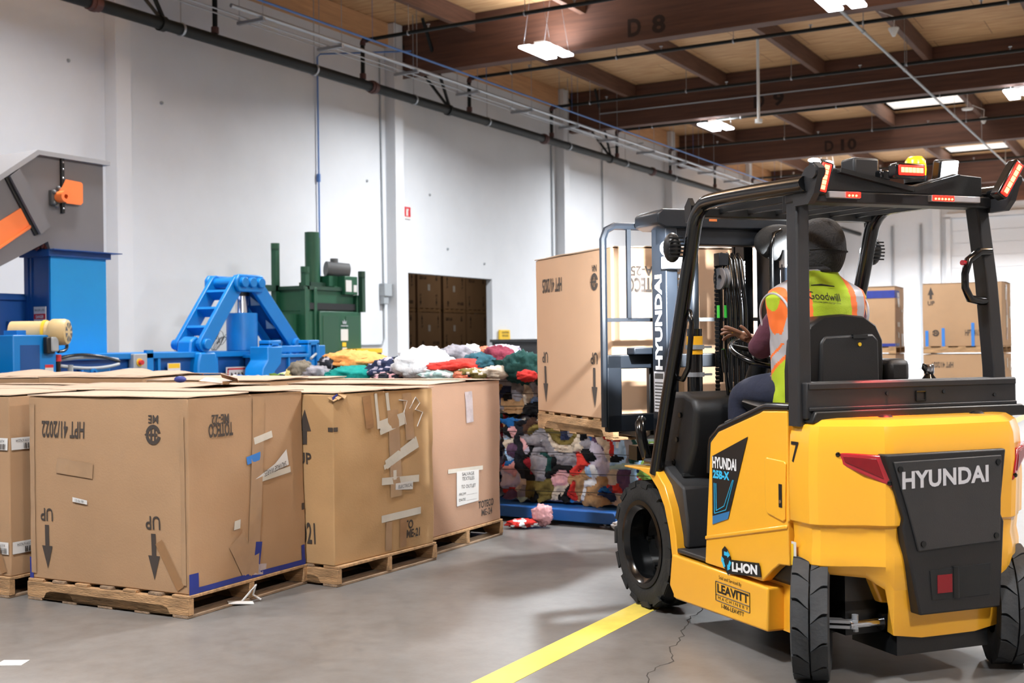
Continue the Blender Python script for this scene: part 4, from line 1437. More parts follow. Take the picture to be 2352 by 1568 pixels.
# wire tangle behind the arch
rnd = random.Random(8)
m = MB()
for k in range(26):
    c = Vector((-11.3 + rnd.uniform(-.15, .2), 11.65 + rnd.uniform(-.35, .35), 1.45 + rnd.uniform(0, .1)))
    r = rnd.uniform(.08, .2); ph = rnd.random() * 6
    m.tube([c + Vector((.5 * r * math.sin(a * .7 + ph), r * math.cos(a + ph), max(-.07 - (c.z - 1.45), .6 * r * math.sin(a * 1.3 + ph)))) for a in [i * .4 for i in range(16)]], .004, 4)
tag(m.build('wire_tangle', 'black_steel'), 'loose tangle of black wire on the press behind the blue cylinder', 'wire', kind='stuff')

# ------------------------------------------------------------------ green vertical baler
GX0, GX1, GY0, GY1 = -13.5, -12.75, 15.5, 16.95
t = thing('vertical_baler', 'dark green vertical baler with a tall cylinder against the white wall', 'machine', (0, 0, 0))
m = MB(); m.box(GX0, GX1 - .02, GY0, GY1 - .05, .05, 2.0); m.build('chamber', 'green_paint', t)
m = MB(); m.box(GX1 - .03, GX1, GY0 + .1, GY1 - .1, 2.03, 2.14); m.build('feed_opening', 'dark_recess', t)  # dark slab painted in for the shade inside the opening
m = MB(); m.box(GX0, GX1 - .04, GY0, GY1 - .1, 2.0, 2.4); m.build('head_frame', 'green_paint', t, bevel=.01)
m = MB(); m.box(GX0 + .02, GX1 + .0, GY0 - .05, GY1 - .12, 2.36, 2.42); m.build('head_flange', 'green_dark', t)
for y in (GY0 - .02, GY0 + .22, GY1 - .06):
    m = MB(); m.box(GX1 - .1, GX1 + .01, y, y + .07, .05, 2.4 if y < 16.5 else 2.3); m.build('column', 'green_paint', t, bevel=.008)
m = MB(); m.box(GX1, GX1 + .05, GY0 + .3, GY1, .3, 2.0); d = m.build('front_door', 'green_paint', t, bevel=.01)
for y0, y1 in ((GY0 + .38, GY0 + .8), (GY0 + 1.0, GY1 - .06)):
    m = MB(); m.box(GX1 + .05, GX1 + .056, y0, y1, 1.0, 1.92); m.build('mesh_panel', 'mesh_green', d)
m = MB(); m.box(GX1 + .05, GX1 + .058, GY0 + .86, GY0 + 1.06, 1.5, 1.7); m.build('notice', 'paper_white', d)
m = MB(); m.box(GX1 + .05, GX1 + .058, GY0 + .9, GY0 + 1.0, 1.4, 1.47); m.build('warning_tag', 'sign_yellow', d)
m = MB(); m.box(GX1 + .05, GX1 + .058, GY0 + .9, GY0 + 1.02, 1.26, 1.38); m.build('pouch', 'paper_white', d)
m = MB(); e_ = Vector((GX1 + .06, GY0 + .96, 1.82))
m.poly([e_ + Vector((0, a, b)) for a, b in ((-.05, -.03), (.05, -.03), (.06, .03), (.025, .0), (0, .05), (-.025, .0), (-.06, .03))])
m.box(GX1 + .058, GX1 + .06, GY0 + .86, GY0 + 1.06, 1.745, 1.765)
m.build('crest', 'mint_ink' if 'mint_ink' in MATS else 'grey_paint', d)
m = MB(); m.cyl((-13.05, 16.05, 2.4), (-13.05, 16.05, 3.36), .125, 26); m.build('cylinder', 'green_paint', t, smooth=40)
m = MB(); m.cyl((-13.05, 16.22, 2.4), (-13.05, 16.22, 3.28), .03, 10); m.build('cylinder_pipe', 'green_paint', t)
m = MB(); m.box(-13.18, -12.92, 15.85, 16.25, 2.38, 2.5); m.build('cylinder_foot', 'green_dark', t)
m = MB(); m.box(-13.1, -12.78, 16.3, 16.9, 2.36, 2.44); m.box(-13.1, -12.85, 16.25, 16.5, 2.44, 2.62); m.build('motor_cradle', 'green_paint', t)
m = MB(); m.cyl((-13.0, 16.35, 2.75), (-12.78, 16.7, 2.72), .13, 24); o = m.build('motor', 'motor_grey', t, smooth=40)
m = MB(); m.cyl((-12.93, 16.5, 2.86), (-12.93, 16.5, 2.93), .07, 12); m.build('motor_terminal', 'motor_grey', o)
m = MB(); m.box(-12.86, -12.7, 16.5, 16.86, 2.3, 2.62); o = m.build('control_box', 'green_paint', t, bevel=.01)
m = MB(); m.box(-12.7, -12.694, 16.52, 16.68, 2.35, 2.55); m.box(-12.7, -12.694, 16.74, 16.83, 2.35, 2.47); m.build('box_label', 'paper_white', o)
for x, y, z1, r in ((-13.35, 15.45, 3.15, .05), (-12.8, 15.55, 2.74, .05), (-12.7, 16.98, 2.72, .045)):
    m = MB(); m.box(x - r, x + r, y - r, y + r, 2.0, z1 - .1); m.cyl((x, y, z1 - .1), (x, y, z1), r * 1.5, 10); m.build('guide_post', 'green_paint' if y < 16 else 'green_dark', t)
m = MB(); m.box(-13.45, -13.3, 14.75, 15.5, 2.34, 2.44); m.build('side_arm', 'green_dark', t)
m = MB(); m.box(-13.45, -12.9, 15.25, 15.5, .05, 1.95); m.build('side_tank', 'green_paint', t)
m = MB(); m.box(-12.95, -12.8, 16.95, 17.02, 1.0, 2.2); o = m.build('side_column', 'green_dark', t)
m = MB(); m.cyl((-12.8, 16.98, 2.08), (-12.76, 16.98, 2.08), .035, 12); m.build('stop_button', 'sign_red', o)
m = MB(); m.box(-13.2, -13.16, 17.02, 17.3, 1.15, 1.75); m.build('instruction_board', 'paper_white', t)
m = MB(); m.box(GX1 - .1, GX1 + .3, 16.5, 17.2, .0, 1.35); o = m.build('stand', 'dark_recess', t)
m = MB(); m.box(GX1 - .12, GX1 + .32, 16.45, 17.2, 1.28, 1.36); m.build('stand_rail', 'sign_yellow', o)

# ------------------------------------------------------------------ things on and by the wall
t = thing('extinguisher_sign', 'small red and white fire extinguisher sign on the wall above the doorway', 'sign', (WX + .26, 20.8, 4.22))
t.location = (WX + .01, 21.0, 4.22)
m = MB(); m.box(0, .008, -.13, .13, -.13, .13); m.build('sign_plate', 'sign_red', t)
m = MB(); m.box(.008, .01, -.13, .13, -.13, -.08); m.box(.008, .01, -.04, .03, -.06, .06); m.box(.008, .01, -.03, .05, .06, .09); m.build('sign_symbol', 'paper_white', t)
t = thing('floor_sign', 'folded yellow wet floor sign hung on the wall right of the doorway', 'sign', (WX + .02, 25.03, 1.32))
m = MB(); m.prism([(-.27, .0), (-.2, .03), (-.12, 0), (.12, 0), (.2, .03), (.27, 0), (.24, .42), (-.24, .42)], 'x', 0, .05); m.build('panel', 'sign_yellow', t, bevel=.01)
m = MB(); m.text('CAUTION', (.052, -.17, .33), (0, 1, 0), (0, 0, 1), .34, .05, bold=.03); m.text('WET FLOOR', (.052, -.15, .25), (0, 1, 0), (0, 0, 1), .3, .05, bold=.03)
m.cyl((.05, 0, .13), (.053, 0, .13), .05, 12); m.build('sign_lettering', 'ink', t)
t = thing('tipping_bin', 'dark grey tipping bin just left of the raised box', 'bin', (-12.6, 22.6, 0))
m = MB(); m.prism([(-.25, .5), (.5, .5), (.7, 1.46), (-.42, 1.46)], 'y', -.6, .6); m.build('hopper', 'charcoal_plastic', t)
m = MB(); m.box(-.45, .72, -.63, .63, 1.44, 1.5); m.build('rim', 'charcoal_plastic', t)
m = MB(); m.box(-.3, .5, -.55, .55, 0, .5); m.build('base', 'charcoal_plastic', t)
for y, z in ((12.2, 5.72), (14.05, 5.4), (19.6, 4.75), (21.9, 4.7), (22.6, 3.55), (24.2, 3.3)):
    m = MB(); m.cyl((0, 0, 0), (.012, 0, 0), .03, 12); m.cyl((.012, 0, 0), (.03, 0, 0), .02, 8)
    o = m.build('wall_anchor', 'grey_paint'); o.location = (WX, y, z)
    tag(o, 'small grey anchor spot on the bare white wall', 'anchor', 'anchor spots on the white wall')
# boxes in the storage room
proto = None
rows = [(26.4, 'farthest left column'), (27.72, 'column behind the left jamb'), (29.05, 'middle column'), (30.33, 'right column')]
for k, (y, lab) in enumerate(rows):
    for lv in range(3):
        z = lv * 1.155
        pl = make_pallet('wooden_pallet', 'wooden pallet in the dark storage room, ' + lab + ', ' + ['bottom', 'middle', 'top'][lv] + ' of the stack', (-19.3, y + .6, z), R(90), L=1.2, W=1.0, group='pallets in the storage room', simple=True)
        b = Carton('cardboard_box', 'cardboard box in the dark storage room, ' + lab + ', ' + ['bottom', 'middle', 'top'][lv] + ' of the stack', (-19.3, y + .6, z + PT), R(90), w=1.2, d=1.0, h=1.03, seed=60 + k * 3 + lv, group='boxes in the storage room', seg=4, top=False, amp=.004)
        if lv:
            b.stock_marks('front', '2025', flip=bool((k + lv) % 2))
            if k in (1, 2):
                b.label('front', [(.5, .5), (.62, .5), (.62, .68), (.5, .68)])
        b.done()
L = bpy.data.lights.new('storage_fill_light', 'AREA'); L.energy = 25; L.size = 1.0; L.color = (1, .86, .72)  # unseen fill light added to brighten the storage room boxes
t = thing('storage_fill', 'dim lamp on the ceiling of the storage room', 'light', (-16.8, 29, 4.5))
m = MB(); m.box(-.5, .5, -.1, .1, 0, .08); m.build('housing', 'white_plastic', t)
o = bpy.data.objects.new('lamp', L); COL.objects.link(o); o.parent = t; o.location = (0, 0, -.02)

# ------------------------------------------------------------------ the forklift (x right, y forward, z up; origin under the rear axle)
mat('decal_black', '#141518', .4)
mat('decal_cyan', '#2fb5e6', .5)
mat('decal_blue', '#2a6fa8', .5)
mat('red_lens', '#b3202c', .12, spec=.7, coat=.6)
mat('red_lens_dark', '#7c151d', .2)
mat('red_led', '#ff1a10', .4, emit=6)
mat('red_led_core', '#ff5a3a', .4, emit=14)
mat('clear_lens', '#b9b4b6', .12, spec=.8)
mat('amber_lens', '#ffa21a', .25, emit=2.2)
mat('work_lamp_glow', '#eef4ff', .4, emit=16)
mat('seat_vinyl', '#0b0c0d', .38, bump=.06, bscale=200)
mat('cylinder_yellow', '#e0a31a', .4)
mat('tag_green', '#3fd24a', .5)
mat('tag_orange', '#d7773a', .5)

F = thing('forklift', 'yellow forklift marked 7 driving away from the camera with a raised box', 'forklift', FO, FY)
XC = .03      # middle of the tail


def fp(name, m, mats, parent=None, **k):
    return m.build(name, mats, parent or F, **k)


# -- counterweight: outline from the left seam round the tail to the right seam
def cw_outline(ins):
    w, r = .55, -.26
    pts = [(-w, .07), (-w, -.02), (-w, -.07), (-w + .018, -.108), (-w + .08, -.15), (-w + .15, -.197), (-.335, r + .012), (-.3, r), (-.15, r - .004), (0, r - .006)]
    full = pts + [(-x, y) for x, y in pts[-2::-1]]
    full = [(x + (XC if y < -.15 else 0) * (1 if abs(x) < .42 else .5), y) for x, y in full]
    return [(x * (1 - ins / .55), .07 - (.07 - y) * (1 - ins / .33)) for x, y in full]


def cw_bot(i, n):
    k = min(i, n - 1 - i)
    return [.47, .465, .465, .46, .455, .445, .40, .21, .19, .19][min(k, 9)]


lev = [(1.105, .10), (1.10, .055), (1.075, .018), (1.03, .004), (.97, .0), (.82, -.004), (.67, .0), (.66, .014), (.6, .02), (.55, .012), (.5, .012)]
m = MB()
n = len(cw_outline(0))
rows = []
for z, ins in lev:
    rows.append([(x, y, z) for x, y in cw_outline(ins)])
for f in (.34, .67, 1.0):
    o = cw_outline(.014 + .03 * f)
    rows.append([(x, y, .5 + (cw_bot(i, n) - .5) * f) for i, (x, y) in enumerate(o)])
m.grid(rows)
top = rows[0]
m.poly(top)
cw = fp('counterweight', m, 'yellow_paint', smooth=17, weld=True)
sd = cw.modifiers.new('thick', 'SOLIDIFY'); sd.thickness = .05; sd.offset = -1
bv = cw.modifiers.new('bevel', 'BEVEL'); bv.width = .006; bv.segments = 2; bv.limit_method = 'ANGLE'; bv.angle_limit = R(40)
RY = -.274
m = MB(); m.box(-.4, .4, -.1, .07, .3, 1.07); m.box(-.3, .36, -.2, -.1, .45, 1.05); fp('counterweight_core', m, 'black_steel')
# rear black panel
m = MB()
pl = [(-.36, .965), (.255, .965), (.25, .93), (.22, .7), (.24, .66), (.215, .3), (-.2, .3), (-.28, .66), (-.27, .7), (-.35, .93)]
m.prism([(x + XC, z) for x, z in pl], 'y', RY - .012, RY + .06)
bp = fp('rear_grille_panel', m, 'dark_plastic', bevel=.008)
m = MB()
pl = [(-.327, .935), (.222, .94), (.217, .8), (.21, .58), (-.21, .565), (-.265, .75)]
m.prism([(x + XC, z) for x, z in pl], 'y', RY - .022, RY - .01)
cv = fp('rear_cover', m, 'charcoal_plastic', bevel=.004)
m = MB()
for x, z in ((-.3, .905), (.2, .912), (-.19, .595), (.185, .605)):
    m.cyl((x + XC, RY - .022, z), (x + XC, RY - .029, z), .012, 12)
m.build('cover_bolt', 'black_gloss', cv)
m = MB(); m.text('HYUNDAI', (XC - .29, RY - .0235, .822), (1, 0, .02), (0, 0, 1), .44, .072, bold=.035, spacing=1.05)
m.build('maker_lettering', 'silver_text', cv)
m = MB()
sl = [(-.15, .48), (.16, .49), (.155, .36), (-.14, .36)]
m.prism([(x + XC, z) for x, z in sl], 'y', RY - .016, RY + .02)
fp('tow_slot', m, 'dark_recess', bp)
m = MB(); m.box(XC - .115, XC - .04, RY - .018, RY, .385, .46); fp('slot_reflector', m, 'red_lens_dark', bp)
m = MB(); m.cyl((XC - .02, RY - .012, .36), (XC - .02, RY - .012, .49), .016, 12); fp('tow_pin', m, 'black_steel', bp)
# tail lamps, set in the slanted corners
for sx in (-1, 1):
    q = [Vector((x if sx < 0 else -x + .06, y, z)) for x, y, z in ((-.49, -.142, .972), (-.315, -.262, .96), (-.272, -.283, .825), (-.478, -.15, .935))]
    m = MB(); m.plate([p + Vector((sx * -.008, .045, 0)) for p in q], .036, (sx * .45, -1, 0))
    o = fp('tail_lamp', m, 'red_lens', bevel=.006)
    c = sum(q, Vector()) / 4
    m = MB(); m.plate([c + (p - c) * .62 + Vector((sx * -.004, .006, 0)) for p in q], .004, (sx * .45, -1, 0)); m.build('lamp_inner', 'red_lens_dark', o, bevel=.003)
    m = MB()
    for p in (q[0], q[2]):
        m.ball(c + (p - c) * .78 + Vector((sx * -.004, .006, 0)), .011, 8, 6)
    m.build('lamp_screw', 'black_gloss', o)
    # yellow cheek closing the corner under the lamp
m = MB(); m.text('7', (-.5515, .055, .915), (0, -1, 0), (0, 0, 1), .055, .09, bold=.01); fp('fleet_number', m, 'decal_black', cw)
m = MB(); m.plate([(-.5515, .06, .48), (-.5515, .025, .48), (-.5515, .025, .58), (-.5515, .06, .58)], .001, (-1, 0, 0)); fp('worn_label', m, 'paper_white', cw)
m = MB(); m.plate([(-.553, .06, .48), (-.553, .043, .48), (-.553, .043, .57), (-.553, .06, .57)], .001, (-1, 0, 0)); fp('worn_label', m, 'sign_yellow', cw)
for x in (-.2, .28):
    m = MB(); m.lathe([(0, .012), (.02, .01), (.032, 0)], (x, -.12, 1.105), 'z', 14); fp('deck_cap', m, 'black_steel', cw, smooth=50)

# -- side panels
SP = [(.735, .95), (.66, 1.005), (.30, 1.112), (.275, 1.122), (.085, 1.13), (.078, .66), (.09, .655), (.08, .47), (.16, .462), (.21, .43), (.295, .365), (.8, .362), (.785, .5), (.76, .72)]
for sx in (-1, 1):
    m = MB(); m.prism(SP, 'x', sx * .5, sx * .55)
    o = fp('side_panel', m, 'yellow_paint', bevel=.008, seg=3)
    m = MB(); m.prism([(.79, .495), (.09, .645), (.09, .625), (.79, .475)], 'x', sx * .54, sx * .556)
    m.build('panel_crease', 'yellow_paint', o, bevel=.006)
    m = MB(); m.tube([(sx * .53, .77, .80), (sx * .53, .758, .93), (sx * .53, .745, .965), (sx * .53, .66, 1.02), (sx * .53, .3, 1.13), (sx * .53, .26, 1.14), (sx * .53, .08, 1.145)], .02, 8)
    m.build('edge_trim', 'black_gloss', o, smooth=60)
    if sx < 0:
        LP = o
m = MB(); m.prism([(.255, .905), (.24, .92), (.1, .915), (.09, .905), (.1, .665), (.115, .655), (.235, .675), (.25, .69)], 'x', -.548, -.558)
d = m.build('access_door', 'yellow_paint', LP, bevel=.004, seg=3)
m = MB(); m.box(-.561, -.557, .117, .14, .715, .815); m.build('door_latch', 'decal_black', d)
m = MB(); m.cyl((-.56, .127, .74), (-.564, .127, .74), .008, 10); m.build('key_lock', 'chrome', d)
DX = -.5525
m = MB(); m.plate([(DX, .715, .885), (DX, .395, 1.0), (DX, .575, .605), (DX, .717, .56)], .001, (-1, 0, 0))
d = m.build('model_decal', 'decal_black', LP)
m = MB(); m.plate([(DX - .0012, .575, .605), (DX - .0012, .717, .56), (DX - .0012, .715, .60), (DX - .0012, .557, .643)], .0004, (-1, 0, 0)); m.build('decal_fade', 'decal_blue', d)
m = MB(); m.text('HYUNDAI', (DX - .002, .71, .83), (0, -1, .02), (0, 0, 1), .215, .055, bold=.035, spacing=1.0); m.build('decal_lettering', 'white_ink', d)
m = MB(); m.text('25B-X', (DX - .002, .707, .782), (0, -1, .02), (0, 0, 1), .15, .04, bold=.05); m.build('model_lettering', 'decal_cyan', d)
m = MB()
for k in (0, .016):
    a = [(.695 - k, .76), (.695 - k, .615 + k), (.59 + k, .645 + k), (.52 + k * .5, .79)]
    for p, q in zip(a, a[1:]):
        m.beam((DX - .002, *p), (DX - .002, *q), .001, .004, up=(1, 0, 0)) if False else m.cyl((DX - .002, *p), (DX - .002, *q), .0022, 5)
m.build('decal_outline', 'decal_cyan', d)
m = MB()
Lx = -.5575
hexa = [(.625, .455), (.60, .475), (.575, .463), (.553, .435), (.553, .42), (.305, .445), (.29, .385), (.555, .353), (.575, .345), (.605, .375), (.625, .42)]
m.plate([(Lx, y, z) for y, z in hexa], .001, (-1, 0, 0))
d = m.build('battery_decal', 'decal_black', LP)
m = MB(); m.text('Li-ION', (Lx - .002, .535, .368), (0, -1, .1), (0, .2, 1), .225, .045, bold=.05, shear=.15); m.build('battery_lettering', 'white_ink', d)
m = MB()
for k in range(3):
    a = R(90 + 120 * k)
    c = Vector((Lx - .002, .585, .41))
    e1 = Vector((0, math.cos(a), math.sin(a))); e2 = Vector((0, -math.sin(a), math.cos(a)))
    m.poly([c + e1 * .04 - e2 * .02, c + e1 * .04 + e2 * .012, c + e1 * .022 + e2 * .012, c + e1 * .022 - e2 * .02])
    m.poly([c + e1 * .048 + e2 * .01, c + e1 * .03 + e2 * .034, c + e1 * .014 + e2 * .01])
m.build('recycling_mark', 'decal_cyan', d)

# -- chassis sill, step, floor
SILL = [(1.16, .19), (1.13, .352), (.245, .346), (.25, .15), (1.1, .128)]
for sx in (-1, 1):
    m = MB(); m.prism(SILL, 'x', sx * .46, sx * .555)
    o = fp('chassis_sill', m, 'yellow_paint', bevel=.01, seg=3)
    if sx < 0:
        m = MB()
        X = -.5568
        dn, rt = Vector((0, 0, -1)), Vector((0, -1, 0))
        m.text('Sold and Serviced By', (X, .66, .306), (0, -1, 0), (0, 0, 1), .2, .022)
        m.text('LEAVITT', (X, .675, .245), (0, -1, 0), (0, 0, 1), .275, .042, bold=.03)
        m.text('M A C H I N E R Y', (X, .67, .214), (0, -1, 0), (0, 0, 1), .265, .014)
        m.text('1-866-LEAVITT', (X, .64, .178), (0, -1, 0), (0, 0, 1), .2, .02, bold=.01)
        for a, b in (((.69, .206), (.39, .206)), ((.69, .296), (.39, .296)), ((.69, .206), (.69, .296)), ((.39, .206), (.39, .296)), ((.69, .235), (.39, .235))):
            m.cyl((X, *a), (X, *b), .0018, 4)
        m.build('dealer_decal', 'decal_black', o)
m = MB(); m.box(-.46, .46, .1, 1.15, .16, .36); m.box(-.4, .4, -.1, 1.7, .2, .34); fp('chassis', m, 'black_steel')
m = MB(); m.box(-.47, -.455, .16, .5, .15, .36); fp('chassis_plate', m, 'yellow_paint')
m = MB(); m.box(-.54, .54, .74, 1.13, .362, .384); fp('step_plate', m, 'charcoal_plastic', bevel=.006)
m = MB(); m.prism([(.7, .384), (1.1, .384), (1.14, .5), (1.2, .6), (1.25, .66), (.7, .66)], 'x', -.33, .5); fp('floor_box', m, 'charcoal_plastic', bevel=.015)
for sx in (-1, 1):
    # cowl over the front wheel, inside the fender
    arc = [(1.155 + .0, .384), (1.165, .45), (1.19, .55), (1.235, .65), (1.30, .73), (1.38, .77), (1.55, .775)]
    m = MB(); m.prism(arc + [(1.55, .80), (1.33, .80), (1.24, .745), (1.1, .69), (1.06, .5), (1.06, .384)], 'x', sx * .3, sx * .5)
    fp('wheel_cowl', m, 'charcoal_plastic', bevel=.012)
    # fender: outer curve and inner curve
    oc = [(1.075, .13), (1.085, .3), (1.105, .45), (1.15, .58), (1.22, .69), (1.31, .757), (1.37, .765), (1.69, .752)]
    ic = [(1.69, .742), (1.5, .742), (1.38, .72), (1.29, .66), (1.225, .58), (1.17, .45), (1.14, .3), (1.135, .13)]
    m = MB(); m.prism(oc + ic, 'x', sx * .37, sx * .545)
    fp('fender', m, 'yellow_paint', bevel=.008)
    m = MB(); m.box(sx * .42 - .03, sx * .42 + .03, 1.18, 1.205, .735, .75); fp('cowl_handle', m, 'dark_recess')

# -- seat deck (hood), seat
m = MB(); m.box(-.5, .5, .07, .72, .36, 1.06); fp('battery_hood', m, 'dark_plastic', bevel=.03)
m = MB()
P = []
for i in range(13):
    a = i / 12
    y = .34 + .44 * a
    P.append([(-.05 + .235 * math.sin(b), y + .1, 1.10 + .065 * math.cos(b) + .02 * math.sin(a * PI) * -1 + .03 * abs(math.sin(b)) ** 4) for b in [PI * 2 * k / 20 for k in range(20)]])
m.grid(P, closed_u=True); m.poly(P[0][::-1]); m.poly(P[-1])
st = fp('seat', m, 'seat_vinyl', smooth=60)
m = MB()
prof = [(-.255, .0), (-.265, .2), (-.255, .34), (-.21, .41), (-.13, .45), (0, .46), (.13, .45), (.21, .41), (.255, .34), (.265, .2), (.255, .0)]
rows = []
for dy, sc_ in ((.0, .9), (-.02, .97), (-.07, 1.0), (-.12, .97), (-.135, .9)):
    rows.append([(-.09 + .92 * x * sc_, .47 + dy - (.06 * z), 1.09 + z * (.96 + .04 * sc_) * (.985 if sc_ < .95 else 1)) for x, z in prof])
m.grid(rows); m.poly(rows[0]); m.poly(rows[-1][::-1])
m.poly([r[0] for r in rows] + [r[-1] for r in rows[::-1]])
sb = fp('seat_backrest', m, 'seat_vinyl', smooth=45, bevel=.012, seg=3)
m = MB()
q = [(-.2, .04), (-.2, .33), (-.17, .36), (.16, .37), (.2, .34), (.205, .04)]
m.prism([(-.06 + .8 * x, 1.09 + z) for x, z in q], 'y', .305, .34)
o = m.build('backrest_cover', 'dark_plastic', sb, bevel=.012)
m = MB(); m.cyl((-.01, .305, 1.41), (-.01, .3, 1.41), .009, 12); m.build('yellow_dot', 'sign_yellow', o)
m = MB(); m.box(-.05, .03, .295, .31, 1.438, 1.455); m.build('cover_latch', 'black_gloss', o)
m = MB(); m.box(.17, .3, .33, .7, 1.22, 1.34); fp('armrest', m, 'dark_plastic', bevel=.03)

# -- overhead guard
LPOST = [(-.52, .03, 1.07), (-.505, .055, 1.5), (-.48, .1, 2.07)]
for sx in (-1, 1):
    P = [(-.52, .035, 1.07), (-.515, .04, 1.3), (-.50, .065, 1.7), (-.475, .1, 2.08)]
    m = MB()
    for a, b in zip(P, P[1:]):
        pass
    rows = []
    for x, y, z in P:
        rows.append([(sx * (x - .035), y - .045, z), (sx * (x + .03), y - .045, z), (sx * (x + .03), y + .035, z), (sx * (x - .035), y + .035, z)])
    m.grid(rows, closed_u=True); m.poly(rows[0]); m.poly(rows[-1])
    fp('rear_post', m, 'guard_steel', bevel=.008)
    # side tube: front post and roof rail in one
    path = [(1.345, .74), (1.22, 1.1), (1.085, 1.47), (.965, 1.82), (.915, 1.98), (.885, 2.04), (.83, 2.085), (.74, 2.105), (.4, 2.10), (.0, 2.085), (-.03, 2.083)]
    m = MB()
    pts = [Vector((sx * (.525 - .0 * k), y, z)) for k, (y, z) in enumerate(path)]
    # smooth resample
    sm = []
    for i in range(len(pts) - 1):
        p0, p1, p2, p3 = pts[max(i - 1, 0)], pts[i], pts[i + 1], pts[min(i + 2, len(pts) - 1)]
        for k in range(4):
            t_ = k / 4
            sm.append(.5 * ((2 * p1) + (p2 - p0) * t_ + (2 * p0 - 5 * p1 + 4 * p2 - p3) * t_ * t_ + (3 * p1 - p0 - 3 * p2 + p3) * t_ ** 3))
    sm.append(pts[-1])
    m.tube(sm, .037, 14)
    fp('guard_tube', m, 'black_gloss', smooth=60)
    m = MB(); m.prism([(-.06, 2.0), (-.1, 2.04), (-.14, 2.14), (-.1, 2.17), (-.04, 2.15), (.05, 2.06), (.05, 2.0)], 'x', sx * .5, sx * .53)
    m.cyl((sx * .49, -.1, 2.13), (sx * .54, -.1, 2.13), .03, 14)
    fp('lifting_lug', m, 'guard_steel')
    m = MB(); m.prism([(.92, 2.02), (.9, 2.1), (.93, 2.14), (.97, 2.1), (.96, 2.02)], 'x', sx * .52, sx * .545); fp('front_lug', m, 'black_steel')
m = MB(); m.box(-.52, .52, .02, .13, 2.02, 2.07); fp('rear_crossbar', m, 'guard_steel', bevel=.008)
m = MB(); m.box(-.5, .5, .86, .94, 2.04, 2.09); fp('front_crossbar', m, 'black_steel', bevel=.008)
for k in range(6):
    x = -.4 + .16 * k
    m = MB(); m.beam((x, .1, 2.07), (x, .9, 2.085), .02, .05); fp('roof_bar', m, 'black_steel', bevel=.004)
m = MB(); m.box(-.44, .44, .13, .2, 2.04, 2.09); m.prism([(-.42, 2.0), (-.3, 2.04), (.1, 2.05), (.1, 2.1), (-.42, 2.1)], 'y', .25, .3); fp('roof_brace', m, 'black_steel', bevel=.006)
# lamp carrier on the roof rear
m = MB(); m.prism([(-.44, 2.07), (.46, 2.07), (.46, 2.16), (.3, 2.17), (.08, 2.11), (-.02, 2.105), (-.3, 2.17), (-.44, 2.17)], 'y', .03, .07); fp('lamp_carrier', m, 'black_steel', bevel=.005)
m = MB(); m.beam((-.33, .0, 2.155), (.05, .0, 2.085), .03, .02); m.beam((.05, .0, 2.085), (.3, .0, 2.15), .03, .02); fp('carrier_strut', m, 'black_steel')
m = MB(); m.box(-.535, .575, -.04, .06, 1.10, 1.255); fp('rear_guard_panel', m, 'guard_steel', bevel=.006)
m = MB(); m.box(-.525, .57, -.046, -.04, 1.225, 1.25); m.box(-.525, .57, -.05, -.04, 1.135, 1.15); fp('panel_lip', m, 'guard_steel', bevel=.003)
m = MB(); m.prism([(-.53, 1.085), (.6, 1.085), (.6, 1.125), (.58, 1.135), (-.51, 1.135)], 'y', -.07, .02); fp('guard_base', m, 'black_steel', bevel=.006)
m = MB()
for x, z in ((-.13, 1.2), (.17, 1.2), (.45, 1.18)):
    m.cyl((x, -.046, z), (x, -.041, z), .008, 10)
fp('panel_bolt', m, 'black_gloss')
m = MB()
for a, b in (((.02, 1.165), (.07, 1.165)), ((.07, 1.165), (.07, 1.205)), ((.07, 1.205), (.02, 1.205)), ((.02, 1.205), (.02, 1.165))):
    m.cyl((a[0], -.045, a[1]), (b[0], -.045, b[1]), .004, 6)
fp('panel_ring', m, 'black_gloss')
# rear grab handle on the right post
m = MB(); m.tube([(.50, .03, 1.825), (.43, .02, 1.82), (.365, .015, 1.78), (.345, .015, 1.72), (.345, .015, 1.66), (.375, .02, 1.61), (.44, .03, 1.6), (.52, .04, 1.6)], [.018, .02, .019, .017, .017, .019, .02, .018], 12); hd = fp('grab_handle', m, 'black_gloss', smooth=60)
m = MB(); m.cyl((.345, .015, 1.77), (.325, .01, 1.77), .012, 10); m.build('horn_button', 'red_lens', hd)
m = MB(); m.tube([(-.5, 1.12, 1.62), (-.5, 1.01, 1.58), (-.5, .99, 1.52), (-.5, 1.03, 1.3), (-.5, 1.09, 1.24), (-.5, 1.18, 1.25)], .014, 10); fp('grab_handle', m, 'black_gloss', smooth=60)

# -- lamps on the guard
def led_bar(name, c, size, rot, core='red_led_core', glow='red_led', n=5):
    c = Vector(c)
    r = Euler(rot).to_matrix()
    m = MB(); m.cbox(c, (size[0] + .02, .06, size[1] + .02), r); o = fp(name, m, 'black_gloss', bevel=.008)
    m = MB(); m.cbox(c + r @ Vector((0, -.03, 0)), (size[0], .012, size[1]), r); m.build('lamp_lens', glow, o, bevel=.004)
    m = MB()
    long_x = size[0] > size[1]
    for k in range(n):
        f = (k + .5) / n - .5
        d = Vector((f * size[0] * .9, -.037, 0)) if long_x else Vector((0, -.037, f * size[1] * .9))
        s_ = (size[0] * .7 / n, .004, size[1] * .5) if long_x else (size[0] * .5, .004, size[1] * .75 / n)
        m.cbox(c + r @ d, s_, r)
    m.build('lamp_led', core, o)
    return o


